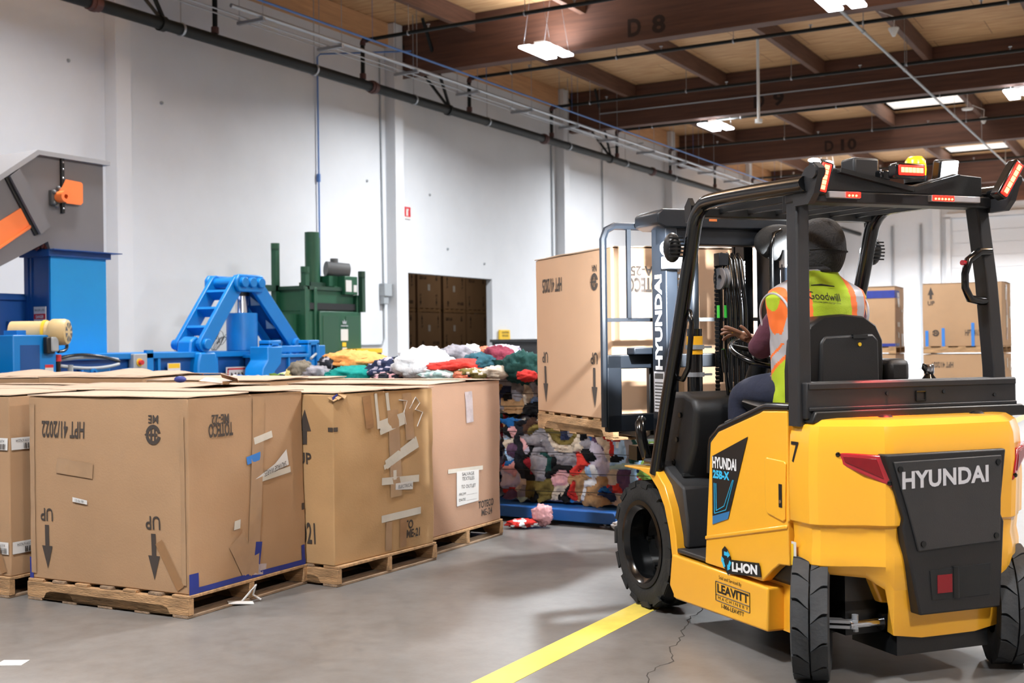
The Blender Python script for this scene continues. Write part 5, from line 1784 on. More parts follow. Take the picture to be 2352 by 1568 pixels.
led_bar('red_side_lamp', (-.435, -.02, 2.115), (.042, .12), (0, R(14), R(-12)))
led_bar('red_side_lamp', (.455, -.13, 2.125), (.036, .165), (0, R(33), R(-4)))
led_bar('red_rear_lamp', (-.06, -.1, 2.148), (.13, .042), (0, 0, 0), n=6)
for x0_, a, b in ((-.40, -.22, -.31), (.16, .43, .26)):
    o = None
    m = MB(); m.box(a - .0 if x0_ < 0 else a, b if x0_ < 0 else a, 0, 0, 0, 0)
    m.bm.free()
for (xa, xb, red0, red1) in ((-.385, -.225, -.30, -.228), (.15, .42, .155, .27)):
    m = MB(); m.box(xa, xb, -.005, .03, 2.038, 2.066); o = fp('tail_strip_lamp', m, 'clear_lens', bevel=.004)
    m = MB(); m.box(red0, red1, -.009, -.004, 2.04, 2.064); m.build('red_section', 'red_led', o)
    m = MB()
    k = red0 + .012
    while k < red1 - .008:
        m.ball((k, -.011, 2.048), .005, 8, 6); k += .018
    m.build('lamp_led', 'red_led_core', o)
# two small white lamps at the left corner
m = MB(); m.box(-.45, -.385, -.01, .05, 2.178, 2.2); o = fp('corner_lamp', m, 'black_steel', bevel=.006)
m = MB(); m.ball((-.47, -.02, 2.19), (.028, .02, .009), 12, 8); m.ball((-.395, -.015, 2.182), (.022, .016, .011), 12, 8); m.build('white_led', 'work_lamp_glow', o)
# grey camera box, beacon, white rear work lamp
m = MB(); m.box(-.18, -.045, .1, .2, 2.13, 2.235); o = fp('camera_box', m, 'guard_steel', bevel=.012)
m = MB(); m.box(-.05, -.043, .11, .19, 2.15, 2.23); m.build('yellow_edge', 'sign_yellow', o)
m = MB(); m.cbox((-.06, .06, 2.15), (.05, .05, .05)); m.build('camera_clamp', 'black_gloss', o, bevel=.01)
m = MB(); m.lathe([(.05, 0), (.052, .03), (.0, .03)], (.15, .1, 2.13), 'z', 18); o = fp('beacon', m, 'black_steel', smooth=40)
m = MB(); m.lathe([(.045, .03), (.048, .06), (.044, .1), (.03, .118), (0, .122)], (.15, .1, 2.13), 'z', 20); m.build('beacon_lens', 'amber_lens', o, smooth=60)
rw = Euler((R(12), R(-6), R(14))).to_matrix()
m = MB(); m.cbox((.285, .07, 2.185), (.125, .05, .105), rw); o = fp('rear_work_lamp', m, 'black_steel', bevel=.012)
m = MB(); m.cbox(Vector((.285, .07, 2.185)) + rw @ Vector((0, -.026, 0)), (.115, .01, .095), rw); m.build('lamp_lens', 'work_lamp_glow', o, bevel=.006)
m = MB(); m.cyl((.285, .08, 2.08), (.285, .08, 2.14), .015, 8); m.build('lamp_foot', 'black_steel', o)


def lamp_light(kind, name, loc, target, energy, color, parent, size=.05, spot=70):
    L = bpy.data.lights.new(name, kind)
    L.energy = energy; L.color = color
    if kind == 'AREA':
        L.size = size
    else:
        L.shadow_soft_size = size
    if kind == 'SPOT':
        L.spot_size = R(spot); L.spot_blend = 1.0 if spot < 40 else .25
    o = bpy.data.objects.new(name, L); COL.objects.link(o); o.parent = parent
    o.location = loc
    o.rotation_euler = (Vector(target) - Vector(loc)).to_track_quat('-Z', 'Y').to_euler()
    return o


rl = [x for x in bpy.data.objects if x.name.startswith('red_rear_lamp')][0]
lamp_light('SPOT', 'red_glow', (-.06, -.16, 2.13), (-.16, -.045, 1.21), 420, (1, .07, .06), rl, .02, 20)
lamp_light('AREA', 'red_glow_side', (.60, -.1, 2.12), (1.1, -.9, 1.9), .8, (1, .06, .05), rl, .06)

# front work lamps on the guard posts, lighting the load
for sx in (-1, 1):
    m = MB(); m.ball((sx * .6, 1.0, 1.9), (.045, .05, .075), 16, 10)
    o = fp('front_work_lamp', m, 'black_steel', smooth=60)
    m = MB(); m.cyl((sx * .6, 1.04, 1.9), (sx * .6, 1.055, 1.9), .04, 16); m.build('lamp_lens', 'work_lamp_glow', o)
    m = MB()
    for k in range(6):
        m.box(sx * .6 - .04, sx * .6 + .04, .945 + abs(k - 2.5) * .004, .96, 1.85 + k * .018, 1.858 + k * .018)
    m.build('cooling_fin', 'black_steel', o)
    lamp_light('SPOT', 'lamp_beam', (sx * .6, 1.075, 1.9), (sx * .3, 2.2, 1.62), 440, (.93, .97, 1), o, .02, 62)

# -- dash, steering, levers
m = MB(); m.prism([(1.22, .66), (1.1, .9), (1.06, 1.08), (1.09, 1.14), (1.2, 1.17), (1.45, 1.16), (1.5, 1.05), (1.5, .66)], 'x', -.44, .5); dash = fp('dashboard', m, 'dark_plastic', bevel=.03, seg=3)
m = MB(); m.box(-.18, -.12, 1.1, 1.16, 1.165, 1.172); m.build('warning_label', 'sign_yellow', dash)
m = MB()
for x, z in ((-.44, .92), (-.44, 1.05), (-.44, .8)):
    m.cyl((x, 1.3 - (z - .8) * .3, z), (x - .01, 1.3 - (z - .8) * .3, z), .014, 12)
m.build('dash_bolt', 'black_gloss', dash)
m = MB(); m.cyl((-.08, 1.2, 1.05), (-.08, 1.02, 1.34), .05, 14); fp('steering_column', m, 'dark_plastic', smooth=50)
ax = Vector((0, -.45, 1)).normalized()
m = MB()
c = Vector((-.08, 1.0, 1.37)); u = Vector((1, 0, 0)); w = ax.cross(u)
m.tube([c + u * (.17 * math.cos(a)) + w * (.17 * math.sin(a)) for a in [2 * PI * k / 40 for k in range(41)]], .014, 8, caps=False)
sw = fp('steering_wheel', m, 'black_gloss', smooth=60)
m = MB()
for k in range(3):
    a = 2 * PI * k / 3 + .5
    m.cyl(c, c + u * (.17 * math.cos(a)) + w * (.17 * math.sin(a)), .012, 8)
m.cyl(c - ax * .03, c + ax * .015, .045, 16)
m.build('wheel_spoke', 'black_steel', sw, smooth=50)
m = MB(); m.box(.0, .22, 1.1, 1.16, 1.38, 1.52); m.cyl((.1, 1.14, 1.16), (.1, 1.13, 1.4), .02, 8); fp('display', m, 'black_gloss', bevel=.01)
m = MB(); m.cyl((-.2, 1.14, 1.1), (-.235, 1.12, 1.3), .01, 8); m.tube([(-.233, 1.12, 1.27), (-.24, 1.117, 1.34), (-.25, 1.11, 1.39)], [.016, .02, .012], 10); fp('brake_lever', m, 'black_gloss', smooth=60)
for k in range(3):
    m = MB(); x = .25 + .07 * k
    m.cyl((x, 1.08, 1.12), (x, 1.02, 1.32), .008, 8); m.ball((x, 1.015, 1.34), .022, 12, 8); fp('control_lever', m, 'black_gloss', smooth=60)
m = MB(); m.tube([(-.06, 1.1, 1.3), (-.12, 1.06, 1.33), (-.2, 1.02, 1.36)], [.02, .028, .014], 10); fp('direction_stalk', m, 'black_gloss', smooth=60)

# -- wheels
def tyre(name, c, R_, W_, rim, axis, lug=14, steer=0., dish=.07, tread='lug'):
    t_ = bpy.data.objects.new(name, None)
    COL.objects.link(t_); t_.parent = F; t_.location = c; t_.rotation_euler = (0, 0, steer)
    h = W_ / 2
    m = MB(); m.lathe([(rim, -h + .012), (rim + .02, -h + .002), (R_ * .82, -h - .006), (R_ * .94, -h + .004), (R_ - .022, -h + .02), (R_ - .018, 0), (R_ - .022, h - .02), (R_ * .94, h - .004), (R_ * .82, h + .006), (rim + .02, h - .002), (rim, h - .012)], (0, 0, 0), 'x', 56)
    ty = m.build('tyre', 'rubber_dusty' if tread == 'groove' else 'rubber', t_, smooth=50)
    m = MB()
    if tread == 'lug':
        for k in range(lug):
            for s in (-1, 1):
                a0 = 2 * PI * (k + (.5 if s > 0 else 0)) / lug
                da = 2 * PI / lug * .33
                pts = []
                for (aa, xx) in ((-da, s * h), (da, s * h), (da * .7 - s * .0, s * .008), (-da * .5, s * .008)):
                    pts.append((a0 + aa + (0 if abs(xx) > .02 else .13), xx))
                lo = [(xx * 1.0, (R_ - .03) * math.cos(a), (R_ - .03) * math.sin(a)) for a, xx in pts]
                hi = [(xx * .98, R_ * math.cos(a), R_ * math.sin(a)) for a, xx in pts]
                A = [m.v(p) for p in lo]; B = [m.v(p) for p in hi]
                m.f(A[::-1]); m.f(B)
                for i in range(4):
                    m.f([A[i], A[(i + 1) % 4], B[(i + 1) % 4], B[i]])
                # shoulder running down the wall
                sh = [(s * (h + .004), (R_ - .004) * math.cos(a0 + q), (R_ - .004) * math.sin(a0 + q)) for q in (-da, da)] + [(s * (h + .004), R_ * .9 * math.cos(a0 + q), R_ * .9 * math.sin(a0 + q)) for q in (da * .8, -da * .8)]
                m.plate(sh, -.012 * s, (1, 0, 0))
    else:
        n_ = lug
        for k in range(n_):
            a0 = 2 * PI * k / n_
            st = 2 * PI / n_
            for s in (-1, 1):
                off = st * .5 if s > 0 else 0
                nseg = 8
                for i in range(nseg):
                    f0, f1 = i / nseg, (i + 1) / nseg
                    def edge(f, e):
                        g = .16 * math.cos(min(1, f * 1.3) * PI / 2) if s else 0
                        return a0 + off + e * (st - .035 * min(1, f * 1.6) - .012) + g * .8 * (1 - f)
                    x0, x1 = s * (.004 + (h - .004) * f0), s * (.004 + (h - .004) * f1)
                    pts = [(x0, edge(f0, 0)), (x1, edge(f1, 0)), (x1, edge(f1, 1)), (x0, edge(f0, 1))]
                    q = []
                    for rr in (R_ - .025, R_):
                        row = []
                        for x, a in pts:
                            row.append(m.v((x * (1 if rr < R_ else .985), rr * math.cos(a), rr * math.sin(a))))
                        mids = row
                        q.append(row)
                    A, B = q
                    m.f(B)
                    for i2 in range(4):
                        m.f([A[i2], A[(i2 + 1) % 4], B[(i2 + 1) % 4], B[i2]])
    m.build('tread', 'rubber_dusty' if tread == 'groove' else 'rubber', ty, smooth=35)
    m = MB()
    s = axis
    m.lathe([(rim + .012, s * h), (rim + .02, s * (h + .004)), (rim - .004, s * (h + .006)), (rim - .016, s * (h - .01)), (rim - .03, s * (h - .02)), (rim - .035, s * (h - dish)), (rim * .55, s * (h - dish - .02)), (rim * .5, s * (h - dish - .005)), (.045, s * (h - dish - .005)), (.04, s * (h - dish + .03)), (0, s * (h - dish + .03))], (0, 0, 0), 'x', 44)
    rm = m.build('rim', 'black_gloss', t_, smooth=40)
    m = MB()
    for k in range(6):
        a = 2 * PI * k / 6
        m.cyl((s * (h - dish - .01), rim * .72 * math.cos(a), rim * .72 * math.sin(a)), (s * (h - dish + .018), rim * .72 * math.cos(a), rim * .72 * math.sin(a)), .012, 8)
    m.build('wheel_nut', 'black_steel', rm)
    return t_


tyre('front_wheel', (-.435, 1.515, .342), .342, .19, .215, -1, lug=15, dish=.13)
tyre('front_wheel', (.435, 1.515, .342), .342, .19, .215, 1, lug=15, dish=.13)
tyre('rear_wheel', (-.482, .02, .262), .262, .145, .13, -1, lug=14, steer=R(-37), tread='groove')
tyre('rear_wheel', (.44, -.1, .262), .262, .145, .13, 1, lug=14, steer=R(-30), tread='groove')
m = MB(); m.box(-.36, .36, -.07, .07, .19, .33); m.cyl((-.4, 0, .26), (.4, 0, .26), .05, 12); ax_ = fp('steer_axle', m, 'black_steel', bevel=.01)
m = MB(); m.cyl((-.25, -.13, .25), (.2, -.13, .25), .035, 16); m.build('steer_cylinder', 'black_gloss', ax_, smooth=50)
for xa, xb in ((-.4, -.2), (.2, .36)):
    m = MB(); m.cyl((xa, -.125, .25), (xb, -.13, .25), .018, 12); m.build('steer_rod', 'chrome', ax_, smooth=50)
m = MB(); m.beam((-.46, -.06, .262), (-.36, -.13, .262), .05, .012); m.beam((-.46, -.06, .24), (-.36, -.13, .24), .05, .012); m.cyl((-.37, -.125, .22), (-.37, -.125, .29), .014, 10); m.build('steer_link', 'galvanised', ax_)
m = MB(); m.box(-.22, .25, -.2, .1, .12, .2); m.build('axle_guard', 'black_steel', ax_)
m = MB(); m.prism([(-.3, .44), (-.13, .44), (-.16, .32), (-.25, .33)], 'y', -.14, -.04); m.build('tow_bracket', 'yellow_paint', ax_, bevel=.01)

# -- mast
ML, MR, MY0, MY1 = -.33, .43, 1.58, 1.75
for x0_, x1_ in ((ML, ML + .075), (MR - .075, MR)):
    m = MB(); m.box(x0_, x1_, MY0, MY1, .12, 2.1)
    o = fp('mast_channel', m, 'mast_steel', bevel=.006)
    if x0_ == ML:
        m = MB(); m.text('HYUNDAI', (ML - .002, MY1 - .045, 1.29), (0, 0, 1), (0, 1, 0), .5, .072, bold=.04)
        m.bm.free()
        m = MB(); m.text('HYUNDAI', (ML - .002, MY0 + .045, 1.275), (0, 0, 1), (0, 1, 0), .53, .085, bold=.04)
        m.build('mast_lettering', 'white_ink', o)
        m = MB(); m.box(ML - .002, ML, MY0 + .03, MY1 - .02, 1.04, 1.265); w_ = m.build('load_plate', 'silver_text', o)
        m = MB()
        for k in range(9):
            m.box(ML - .003, ML - .002, MY0 + .04, MY1 - .03, 1.055 + k * .018, 1.062 + k * .018)
        m.box(ML - .003, ML - .002, MY0 + .04, MY1 - .03, 1.225, 1.255)
        m.build('plate_print', 'grey_ink', w_)
for x in (-.22, .28):
    m = MB(); m.box(x, x + .06, 1.76, 1.86, .3, 2.06); fp('inner_mast_channel', m, 'mast_steel', bevel=.005)
m = MB(); m.prism([(ML - .05, 2.08), (ML, 2.06), (.5, 2.06), (.5, 2.165), (ML - .02, 2.165), (ML - .05, 2.14)], 'y', 1.57, 1.86); fp('mast_head', m, 'mast_steel', bevel=.01)
m = MB(); m.box(ML, MR, 1.6, 1.7, 1.97, 2.07); fp('mast_crosshead', m, 'mast_steel', bevel=.006)
m = MB(); m.box(-.06, -.01, 1.568, 1.572, 2.1, 2.14); fp('head_label', m, 'tag_orange')
m = MB(); m.box(ML, MR, 1.7, 1.74, .85, 1.0); fp('mast_crossmember', m, 'mast_steel')
# side brackets and lift cylinder with the yellow band on the left
m = MB(); m.box(ML - .03, ML + .1, 1.49, 1.58, 1.83, 1.9); m.cyl((ML + .08, 1.5, 1.72), (ML + .08, 1.5, 1.83), .018, 10); fp('hose_bracket', m, 'galvanised', bevel=.005)
m = MB(); m.cyl((ML + .13, 1.5, .8), (ML + .13, 1.5, 1.5), .042, 18); lc = fp('lift_cylinder', m, 'black_gloss', smooth=50)
m = MB(); m.cyl((ML + .13, 1.5, 1.36), (ML + .13, 1.5, 1.46), .044, 18); m.build('cylinder_band', 'cylinder_yellow', lc, smooth=50)
m = MB(); m.cyl((ML + .13, 1.5, 1.5), (ML + .13, 1.5, 2.05), .026, 14); m.build('cylinder_rod', 'mast_steel', lc, smooth=50)
for z in (1.25, 1.4):
    m = MB(); m.lathe([(.043, -.012), (.052, -.012), (.052, .012), (.043, .012)], (ML + .13, 1.5, z), 'z', 18, True); m.box(ML + .17, ML + .22, 1.47, 1.49, z - .006, z + .006); m.build('hose_clamp', 'galvanised', lc)
m = MB(); m.cyl((.4, 1.5, .8), (.4, 1.5, 1.62), .05, 18); lc = fp('lift_cylinder', m, 'black_gloss', smooth=50)
m = MB(); m.cyl((.4, 1.5, 1.62), (.4, 1.5, 1.86), .036, 18); m.build('cylinder_rod', 'mast_steel', lc, smooth=50)
m = MB(); m.box(.365, .435, 1.47, 1.53, 1.84, 1.94); m.cyl((.4, 1.46, 1.91), (.4, 1.54, 1.91), .018, 10); m.build('rod_eye', 'galvanised', lc, bevel=.004)
m = MB(); m.ball((.37, 1.53, 1.985), (.165, .05, .105), 24, 14); fp('hose_shroud', m, 'rubber', smooth=60)
for k in range(4):
    m = MB(); x = .47 + .018 * k
    m.tube([(x - .02, 1.5, 2.03), (x + .01, 1.49, 2.02), (x + .02, 1.48, 1.95), (x + .02, 1.48, 1.4), (x, 1.5, .9)], .012, 8); fp('hydraulic_hose', m, 'black_gloss', smooth=60)
m = MB(); m.tube([(.29, 1.5, 1.15), (.29, 1.49, 1.95), (.31, 1.49, 2.03), (.36, 1.5, 2.05)], .014, 8); fp('hydraulic_hose', m, 'black_gloss', smooth=60)
# centre hose carrier with pulley
m = MB(); m.box(-.04, .02, 1.5, 1.56, 1.85, 1.92); hc = fp('hose_carrier', m, 'mast_steel', bevel=.004)
for k, x in enumerate((.025, .06, .095, .13)):
    m = MB(); m.tube([(x, 1.5, 1.1), (x - .005, 1.5, 1.6), (x - .02, 1.52, 1.88), (x - .015, 1.56, 1.915), (x, 1.6, 1.9), (x + .01, 1.62, 1.2)], .013, 8); m.build('hydraulic_hose', 'black_gloss', hc, smooth=60)
m = MB(); m.lathe([(.02, -.015), (.062, -.02), (.062, -.01), (.05, 0), (.062, .01), (.062, .02), (.02, .015)], (-.005, 1.53, 1.78), 'x', 24, True); m.build('pulley', 'machine_grey', hc, smooth=40)
m = MB(); m.box(-.035, -.028, 1.52, 1.54, 1.56, 1.63); m.box(.0, .03, 1.515, 1.52, 1.56, 1.63); m.build('green_tag', 'tag_green', hc)
for x in (-.02, .15):
    m = MB()
    for k in range(34):
        z = 1.1 + k * .023
        m.box(x - .01, x + .01, 1.56, 1.57, z, z + .016)
        m.box(x - .014, x + .014, 1.562, 1.568, z + .008, z + .022)
    m.build('lift_chain', 'mast_steel', hc)
m = MB()
for k in range(14):
    z = 1.55 + k * .034
    m.box(ML + .1, ML + .13, 1.66, 1.69, z, z + .024)
fp('lift_chain', m, 'galvanised')
# carriage, load backrest, forks
m = MB(); m.box(-.55, .62, 1.88, 1.93, 1.28, 1.36); m.box(-.55, .62, 1.88, 1.93, .92, 1.02); m.box(-.55, -.46, 1.88, 1.93, .92, 1.36); m.box(.5, .6, 1.88, 1.93, .92, 1.36); fp('fork_carriage', m, 'mast_steel', bevel=.006)
m = MB(); m.box(-.42, -.22, 1.8, 1.9, 1.36, 1.4); fp('carriage_block', m, 'mast_steel', bevel=.006)
m = MB()
bx0, bx1, by = -.56, .68, 1.9
m.tube([(bx0, by, .95), (bx0, by, 2.02), (bx0 + .02, by, 2.07), (bx0 + .07, by, 2.095), (bx1 - .07, by, 2.095), (bx1 - .02, by, 2.07), (bx1, by, 2.02), (bx1, by, .95)], .022, 8)
for x in (-.4, .02, .3, .52):
    m.box(x - .012, x + .012, by - .01, by + .01, 1.56, 2.09)
m.box(bx0, bx1, by - .01, by + .01, 1.548, 1.57)
fp('load_backrest', m, 'mast_steel', smooth=40)
for x in (-.2, .38):
    m = MB(); m.prism([(1.93, 1.3), (1.97, 1.3), (1.97, .905), (3.1, .885), (3.1, .87), (1.99, .865), (1.93, .89)], 'x', x - .06, x + .06); fp('fork', m, 'black_steel', bevel=.006)
m = MB(); m.tube([(-.47, 1.62, 1.0), (-.5, 1.58, .98), (-.5, 1.56, .9), (-.46, 1.58, .8)], .03, 10); m.box(-.5, -.3, 1.62, 1.72, .78, .86); fp('tilt_bracket', m, 'black_gloss', smooth=50)

# bottle standing behind the seat
t = thing('water_bottle', 'black water bottle with a steel cap standing behind the driver seat', 'bottle', tuple(fl((.27, .17, 1.06))), FY)
m = MB(); m.lathe([(0, 0), (.036, 0), (.038, .01), (.038, .19), (.034, .215), (.02, .235), (.018, .245), (0, .245)], n=24); m.build('body', 'black_gloss', t, smooth=40)
m = MB(); m.lathe([(.022, .24), (.024, .245), (.024, .285), (.02, .29), (0, .29)], n=20); m.build('cap', 'chrome', t, smooth=40)
m = MB(); m.tube([(-.024, -.005, .25), (-.045, -.01, .27), (-.04, -.01, .29), (-.02, 0, .285)], .006, 8); m.build('cap_loop', 'black_gloss', t, smooth=60)
t.scale = (.95, .95, .88)

# ------------------------------------------------------------------ the driver
mat('skin', '#865c46', .5, var=.08, vscale=12)
mat('vest_lime', '#b4cb26', .75, var=.05, vscale=8, bump=.2, bscale=260)
mat('vest_orange', '#ff7a33', .65)
mat('vest_silver', '#b3b0b4', .4)
mat('sweatshirt', '#55293a', .85, var=.15, vscale=9, bump=.3, bscale=24)
mat('trousers_navy', '#1e2439', .85, var=.18, vscale=8, bump=.3, bscale=18)
mat('hood_fleece', '#2c2a2a', .95, var=.2, vscale=14, bump=.4, bscale=90)
mat('boot_black', '#191919', .6)
mat('gold', '#d9a94a', .25, metal=1)
D = thing('person', 'driver in lime hi-vis vest and dark hood, left hand at the wheel', 'person', FO, FY)


def skin_mesh(name, verts, edges, material, parent, root=0, sub=2):
    me = bpy.data.meshes.new(name)
    me.from_pydata([v[:3] for v in verts], edges, [])
    o = bpy.data.objects.new(name, me)
    COL.objects.link(o)
    me.materials.append(MATS[material])
    o.parent = parent
    md = o.modifiers.new('skin', 'SKIN')
    md.use_smooth_shade = True
    if not me.skin_vertices:
        me.skin_vertices.new() if hasattr(me.skin_vertices, 'new') else None
    for i, v in enumerate(verts):
        r = v[3]
        me.skin_vertices[0].data[i].radius = (r, r) if not isinstance(r, tuple) else r
        me.skin_vertices[0].data[i].use_root = (i == root)
    sb_ = o.modifiers.new('sub', 'SUBSURF')
    sb_.levels = sb_.render_levels = sub
    return o


class Sk:
    def __init__(s):
        s.v = []; s.e = []

    def add(s, p, r, frm=None):
        s.v.append((*p, r))
        if frm is not None:
            s.e.append((frm, len(s.v) - 1))
        return len(s.v) - 1

    def chain(s, frm, pts):
        for p, r in pts:
            frm = s.add(p, r, frm)
        return frm


b = Sk()
pel = b.add((-.06, .60, 1.19), .13)
ch = b.chain(pel, [((-.065, .61, 1.34), .12), ((-.07, .60, 1.5), .13), ((-.06, .59, 1.6), .1)])
nk = b.chain(ch, [((-.03, .6, 1.7), .06), ((.0, .62, 1.77), .055)])
hd = b.chain(nk, [((.005, .64, 1.84), .085), ((.0, .63, 1.9), .095), ((.0, .62, 1.95), .07)])


def arm_chain(sh, el, wr, palm, side, fingers):
    a = b.chain(ch, [(sh, .06), (tuple((Vector(sh) + Vector(el)) / 2), .05), (el, .043), (tuple((Vector(el) + Vector(wr)) / 2), .04), (wr, .028)])
    p1 = b.chain(a, [(tuple(Vector(wr).lerp(Vector(palm), .6)), (.034, .02)), (palm, (.036, .016))])
    for base, pts in fingers:
        k = b.add(base, .0105, p1)
        b.chain(k, [(q, .0095 if i < len(pts) - 1 else .008) for i, q in enumerate(pts)])


# left hand: palm over the rim of the wheel, fingers pointing left and ahead
W_ = Vector((-.165, .93, 1.43)); PL = Vector((-.222, .972, 1.462))
dr = (PL - W_).normalized(); ac = Vector((0, .25, 1)).cross(dr).normalized()
if ac.y > 0:
    pass
up_ = dr.cross(ac)
fg = []
for k, (off, ln, cu) in enumerate(((.033, .075, .004), (.011, .085, .012), (-.012, .08, .02), (-.034, .062, .03))):
    base = PL + ac * off + dr * .022
    fg.append((tuple(base), [tuple(base + dr * ln * .42 + ac * off * .25 - up_ * cu * .3), tuple(base + dr * ln * .75 + ac * off * .35 - up_ * cu), tuple(base + dr * ln + ac * off * .4 - up_ * cu * 2)]))
tb = W_.lerp(PL, .45) + ac * .036
fg.append((tuple(tb), [tuple(tb + dr * .02 + ac * .022 + up_ * .012), tuple(tb + dr * .045 + ac * .034 + up_ * .02), tuple(tb + dr * .068 + ac * .04 + up_ * .024)]))
arm_chain((-.2, .64, 1.585), (-.225, .80, 1.385), tuple(W_), tuple(PL), -1, fg)
# right hand, resting on the control levers
W2 = Vector((.21, .92, 1.36)); P2 = Vector((.24, .985, 1.36))
dr2 = (P2 - W2).normalized(); ac2 = Vector((0, 0, 1)).cross(dr2).normalized(); up2 = Vector((0, 0, 1))
fg = []
for k, (off, ln) in enumerate(((.033, .07), (.011, .08), (-.012, .075), (-.034, .058))):
    base = P2 + ac2 * off + dr2 * .02
    fg.append((tuple(base), [tuple(base + dr2 * ln * .4 - up2 * .004), tuple(base + dr2 * ln * .62 - up2 * .028), tuple(base + dr2 * ln * .5 - up2 * .05)]))
tb = W2.lerp(P2, .45) + ac2 * .036
fg.append((tuple(tb), [tuple(tb + dr2 * .02 + ac2 * .02 - up2 * .008), tuple(tb + dr2 * .045 + ac2 * .028 - up2 * .02), tuple(tb + dr2 * .06 + ac2 * .02 - up2 * .035)]))
arm_chain((.165, .58, 1.61), (.23, .66, 1.40), tuple(W2), tuple(P2), 1, fg)
for sx, hip, knee, ank, toe in ((-1, (-.16, .66, 1.2), (-.205, .98, 1.17), (-.2, 1.0, .78), (-.22, 1.12, .71)), (1, (.05, .66, 1.2), (.1, .98, 1.17), (.1, 1.0, .78), (.12, 1.12, .71))):
    b.chain(pel, [(hip, .09), (tuple((Vector(hip) + Vector(knee)) / 2), .075), (knee, .062), (tuple((Vector(knee) * .6 + Vector(ank) * .4)), .052), (ank, .036), (toe, .03)])
body = skin_mesh('body', b.v, b.e, 'skin', D)
# face details on the far side of the head
m = MB()
m.ball((.005, .735, 1.865), (.016, .03, .024), 12, 8)
for sx in (-1, 1):
    m.ball((.005 + sx * .036, .70, 1.895), (.017, .016, .009), 12, 8)
    m.ball((.005 + sx * .1, .625, 1.875), (.014, .028, .036), 12, 8)
m.ball((.005, .715, 1.825), (.03, .014, .008), 12, 8)
m.build('face', 'skin', body, smooth=180)

# sweatshirt
s_ = Sk()
r0 = s_.add((-.065, .61, 1.3), .15)
c1 = s_.chain(r0, [((-.07, .60, 1.5), .155), ((-.06, .59, 1.61), .12)])
s_.chain(c1, [((-.035, .60, 1.69), .085)])
la = s_.chain(c1, [((-.185, .62, 1.59), .085), ((-.21, .71, 1.49), .075), ((-.228, .79, 1.39), .068), ((-.205, .845, 1.40), .06), ((-.18, .885, 1.418), .048), ((-.168, .912, 1.426), .04)])
ra = s_.chain(c1, [((.15, .58, 1.605), .08), ((.2, .62, 1.5), .07), ((.235, .67, 1.40), .06), ((.22, .80, 1.38), .053), ((.212, .89, 1.365), .042)])
skin_mesh('sweatshirt', s_.v, s_.e, 'sweatshirt', D)
# trousers
s_ = Sk()
r0 = s_.add((-.055, .62, 1.16), .14)
s_.chain(r0, [((-.055, .61, 1.26), .13)])
for hip, mid, knee, sh, ank in (((-.15, .68, 1.185), (-.185, .83, 1.185), (-.215, .985, 1.165), (-.21, 1.0, .98), (-.205, 1.005, .8)), ((.06, .68, 1.185), (.085, .83, 1.185), (.105, .985, 1.165), (.105, 1.0, .98), (.105, 1.005, .8))):
    s_.chain(r0, [(hip, .105), (mid, .1), (knee, .088), (sh, .075), (ank, .068)])
skin_mesh('trousers', s_.v, s_.e, 'trousers_navy', D)
for x in (-.21, .11):
    m = MB()
    P = []
    for i, (y, w, z0, z1) in enumerate(((.93, .03, .67, .74), (.95, .05, .665, .85), (1.02, .05, .665, .85), (1.07, .05, .665, .78), (1.13, .048, .665, .735), (1.18, .03, .668, .71))):
        P.append([(x + w * math.cos(a), y, (z0 + z1) / 2 + (z1 - z0) / 2 * math.sin(a)) for a in [2 * PI * k / 14 for k in range(14)]])
    m.grid(P, closed_u=True); m.poly(P[0]); m.poly(P[-1])
    m.build('boot', 'boot_black', D, smooth=60)

# vest
CX = -.06
VR = [(1.07, -.05, .60, .185, .165), (1.14, -.05, .605, .188, .165), (1.22, -.05, .605, .188, .165), (1.30, -.05, .605, .192, .165), (1.38, -.05, .60, .2, .165), (1.46, -.05, .595, .212, .163), (1.53, -.05, .59, .225, .16), (1.59, -.05, .587, .24, .155), (1.635, -.05, .585, .25, .14), (1.665, -.05, .585, .235, .125), (1.69, -.05, .588, .195, .108), (1.715, -.045, .592, .145, .092), (1.74, -.035, .598, .105, .082), (1.76, -.03, .602, .085, .076)]
mats_v = ['vest_lime', 'vest_orange', 'vest_silver']
m = MB()
NU = 300
fine = []
for i in range(len(VR) - 1):
    for k in range(10):
        f = k / 10
        fine.append([a + (b_ - a) * f for a, b_ in zip(VR[i], VR[i + 1])])
fine.append(list(VR[-1]))
P = []
for z, cx, cy, rx, ry in fine:
    row = []
    for j in range(NU):
        a = 2 * PI * j / NU
        c, s = math.cos(a), math.sin(a)
        e = .8
        x = cx + rx * math.copysign(abs(c) ** e, c); y = cy + ry * math.copysign(abs(s) ** e, s)
        wob = .006 * noise.noise(Vector((x * 9, y * 9, z * 7))) + .004 * noise.noise(Vector((x * 22, y * 22, z * 16)))
        row.append((x + wob * c, y + wob * s, z))
    P.append(row)


def vm(i, j):
    x = sum(P[i + a][(j + c) % NU][0] for a in (0, 1) for c in (0, 1)) / 4
    y = sum(P[i + a][(j + c) % NU][1] for a in (0, 1) for c in (0, 1)) / 4
    z = sum(P[i + a][j][2] for a in (0, 1)) / 2
    d = abs(x - CX)
    q = z + .55 * (y - .6)
    if z > 1.42 or q > 1.40:
        if .105 < d < .14 or .2 < d < .226:
            return 1
        if .14 <= d <= .2:
            return 2
    if 1.315 < q < 1.335 or 1.385 < q < 1.405:
        return 1
    if 1.335 <= q <= 1.385:
        return 2
    return 0


m.grid(P, closed_u=True, mi=vm)
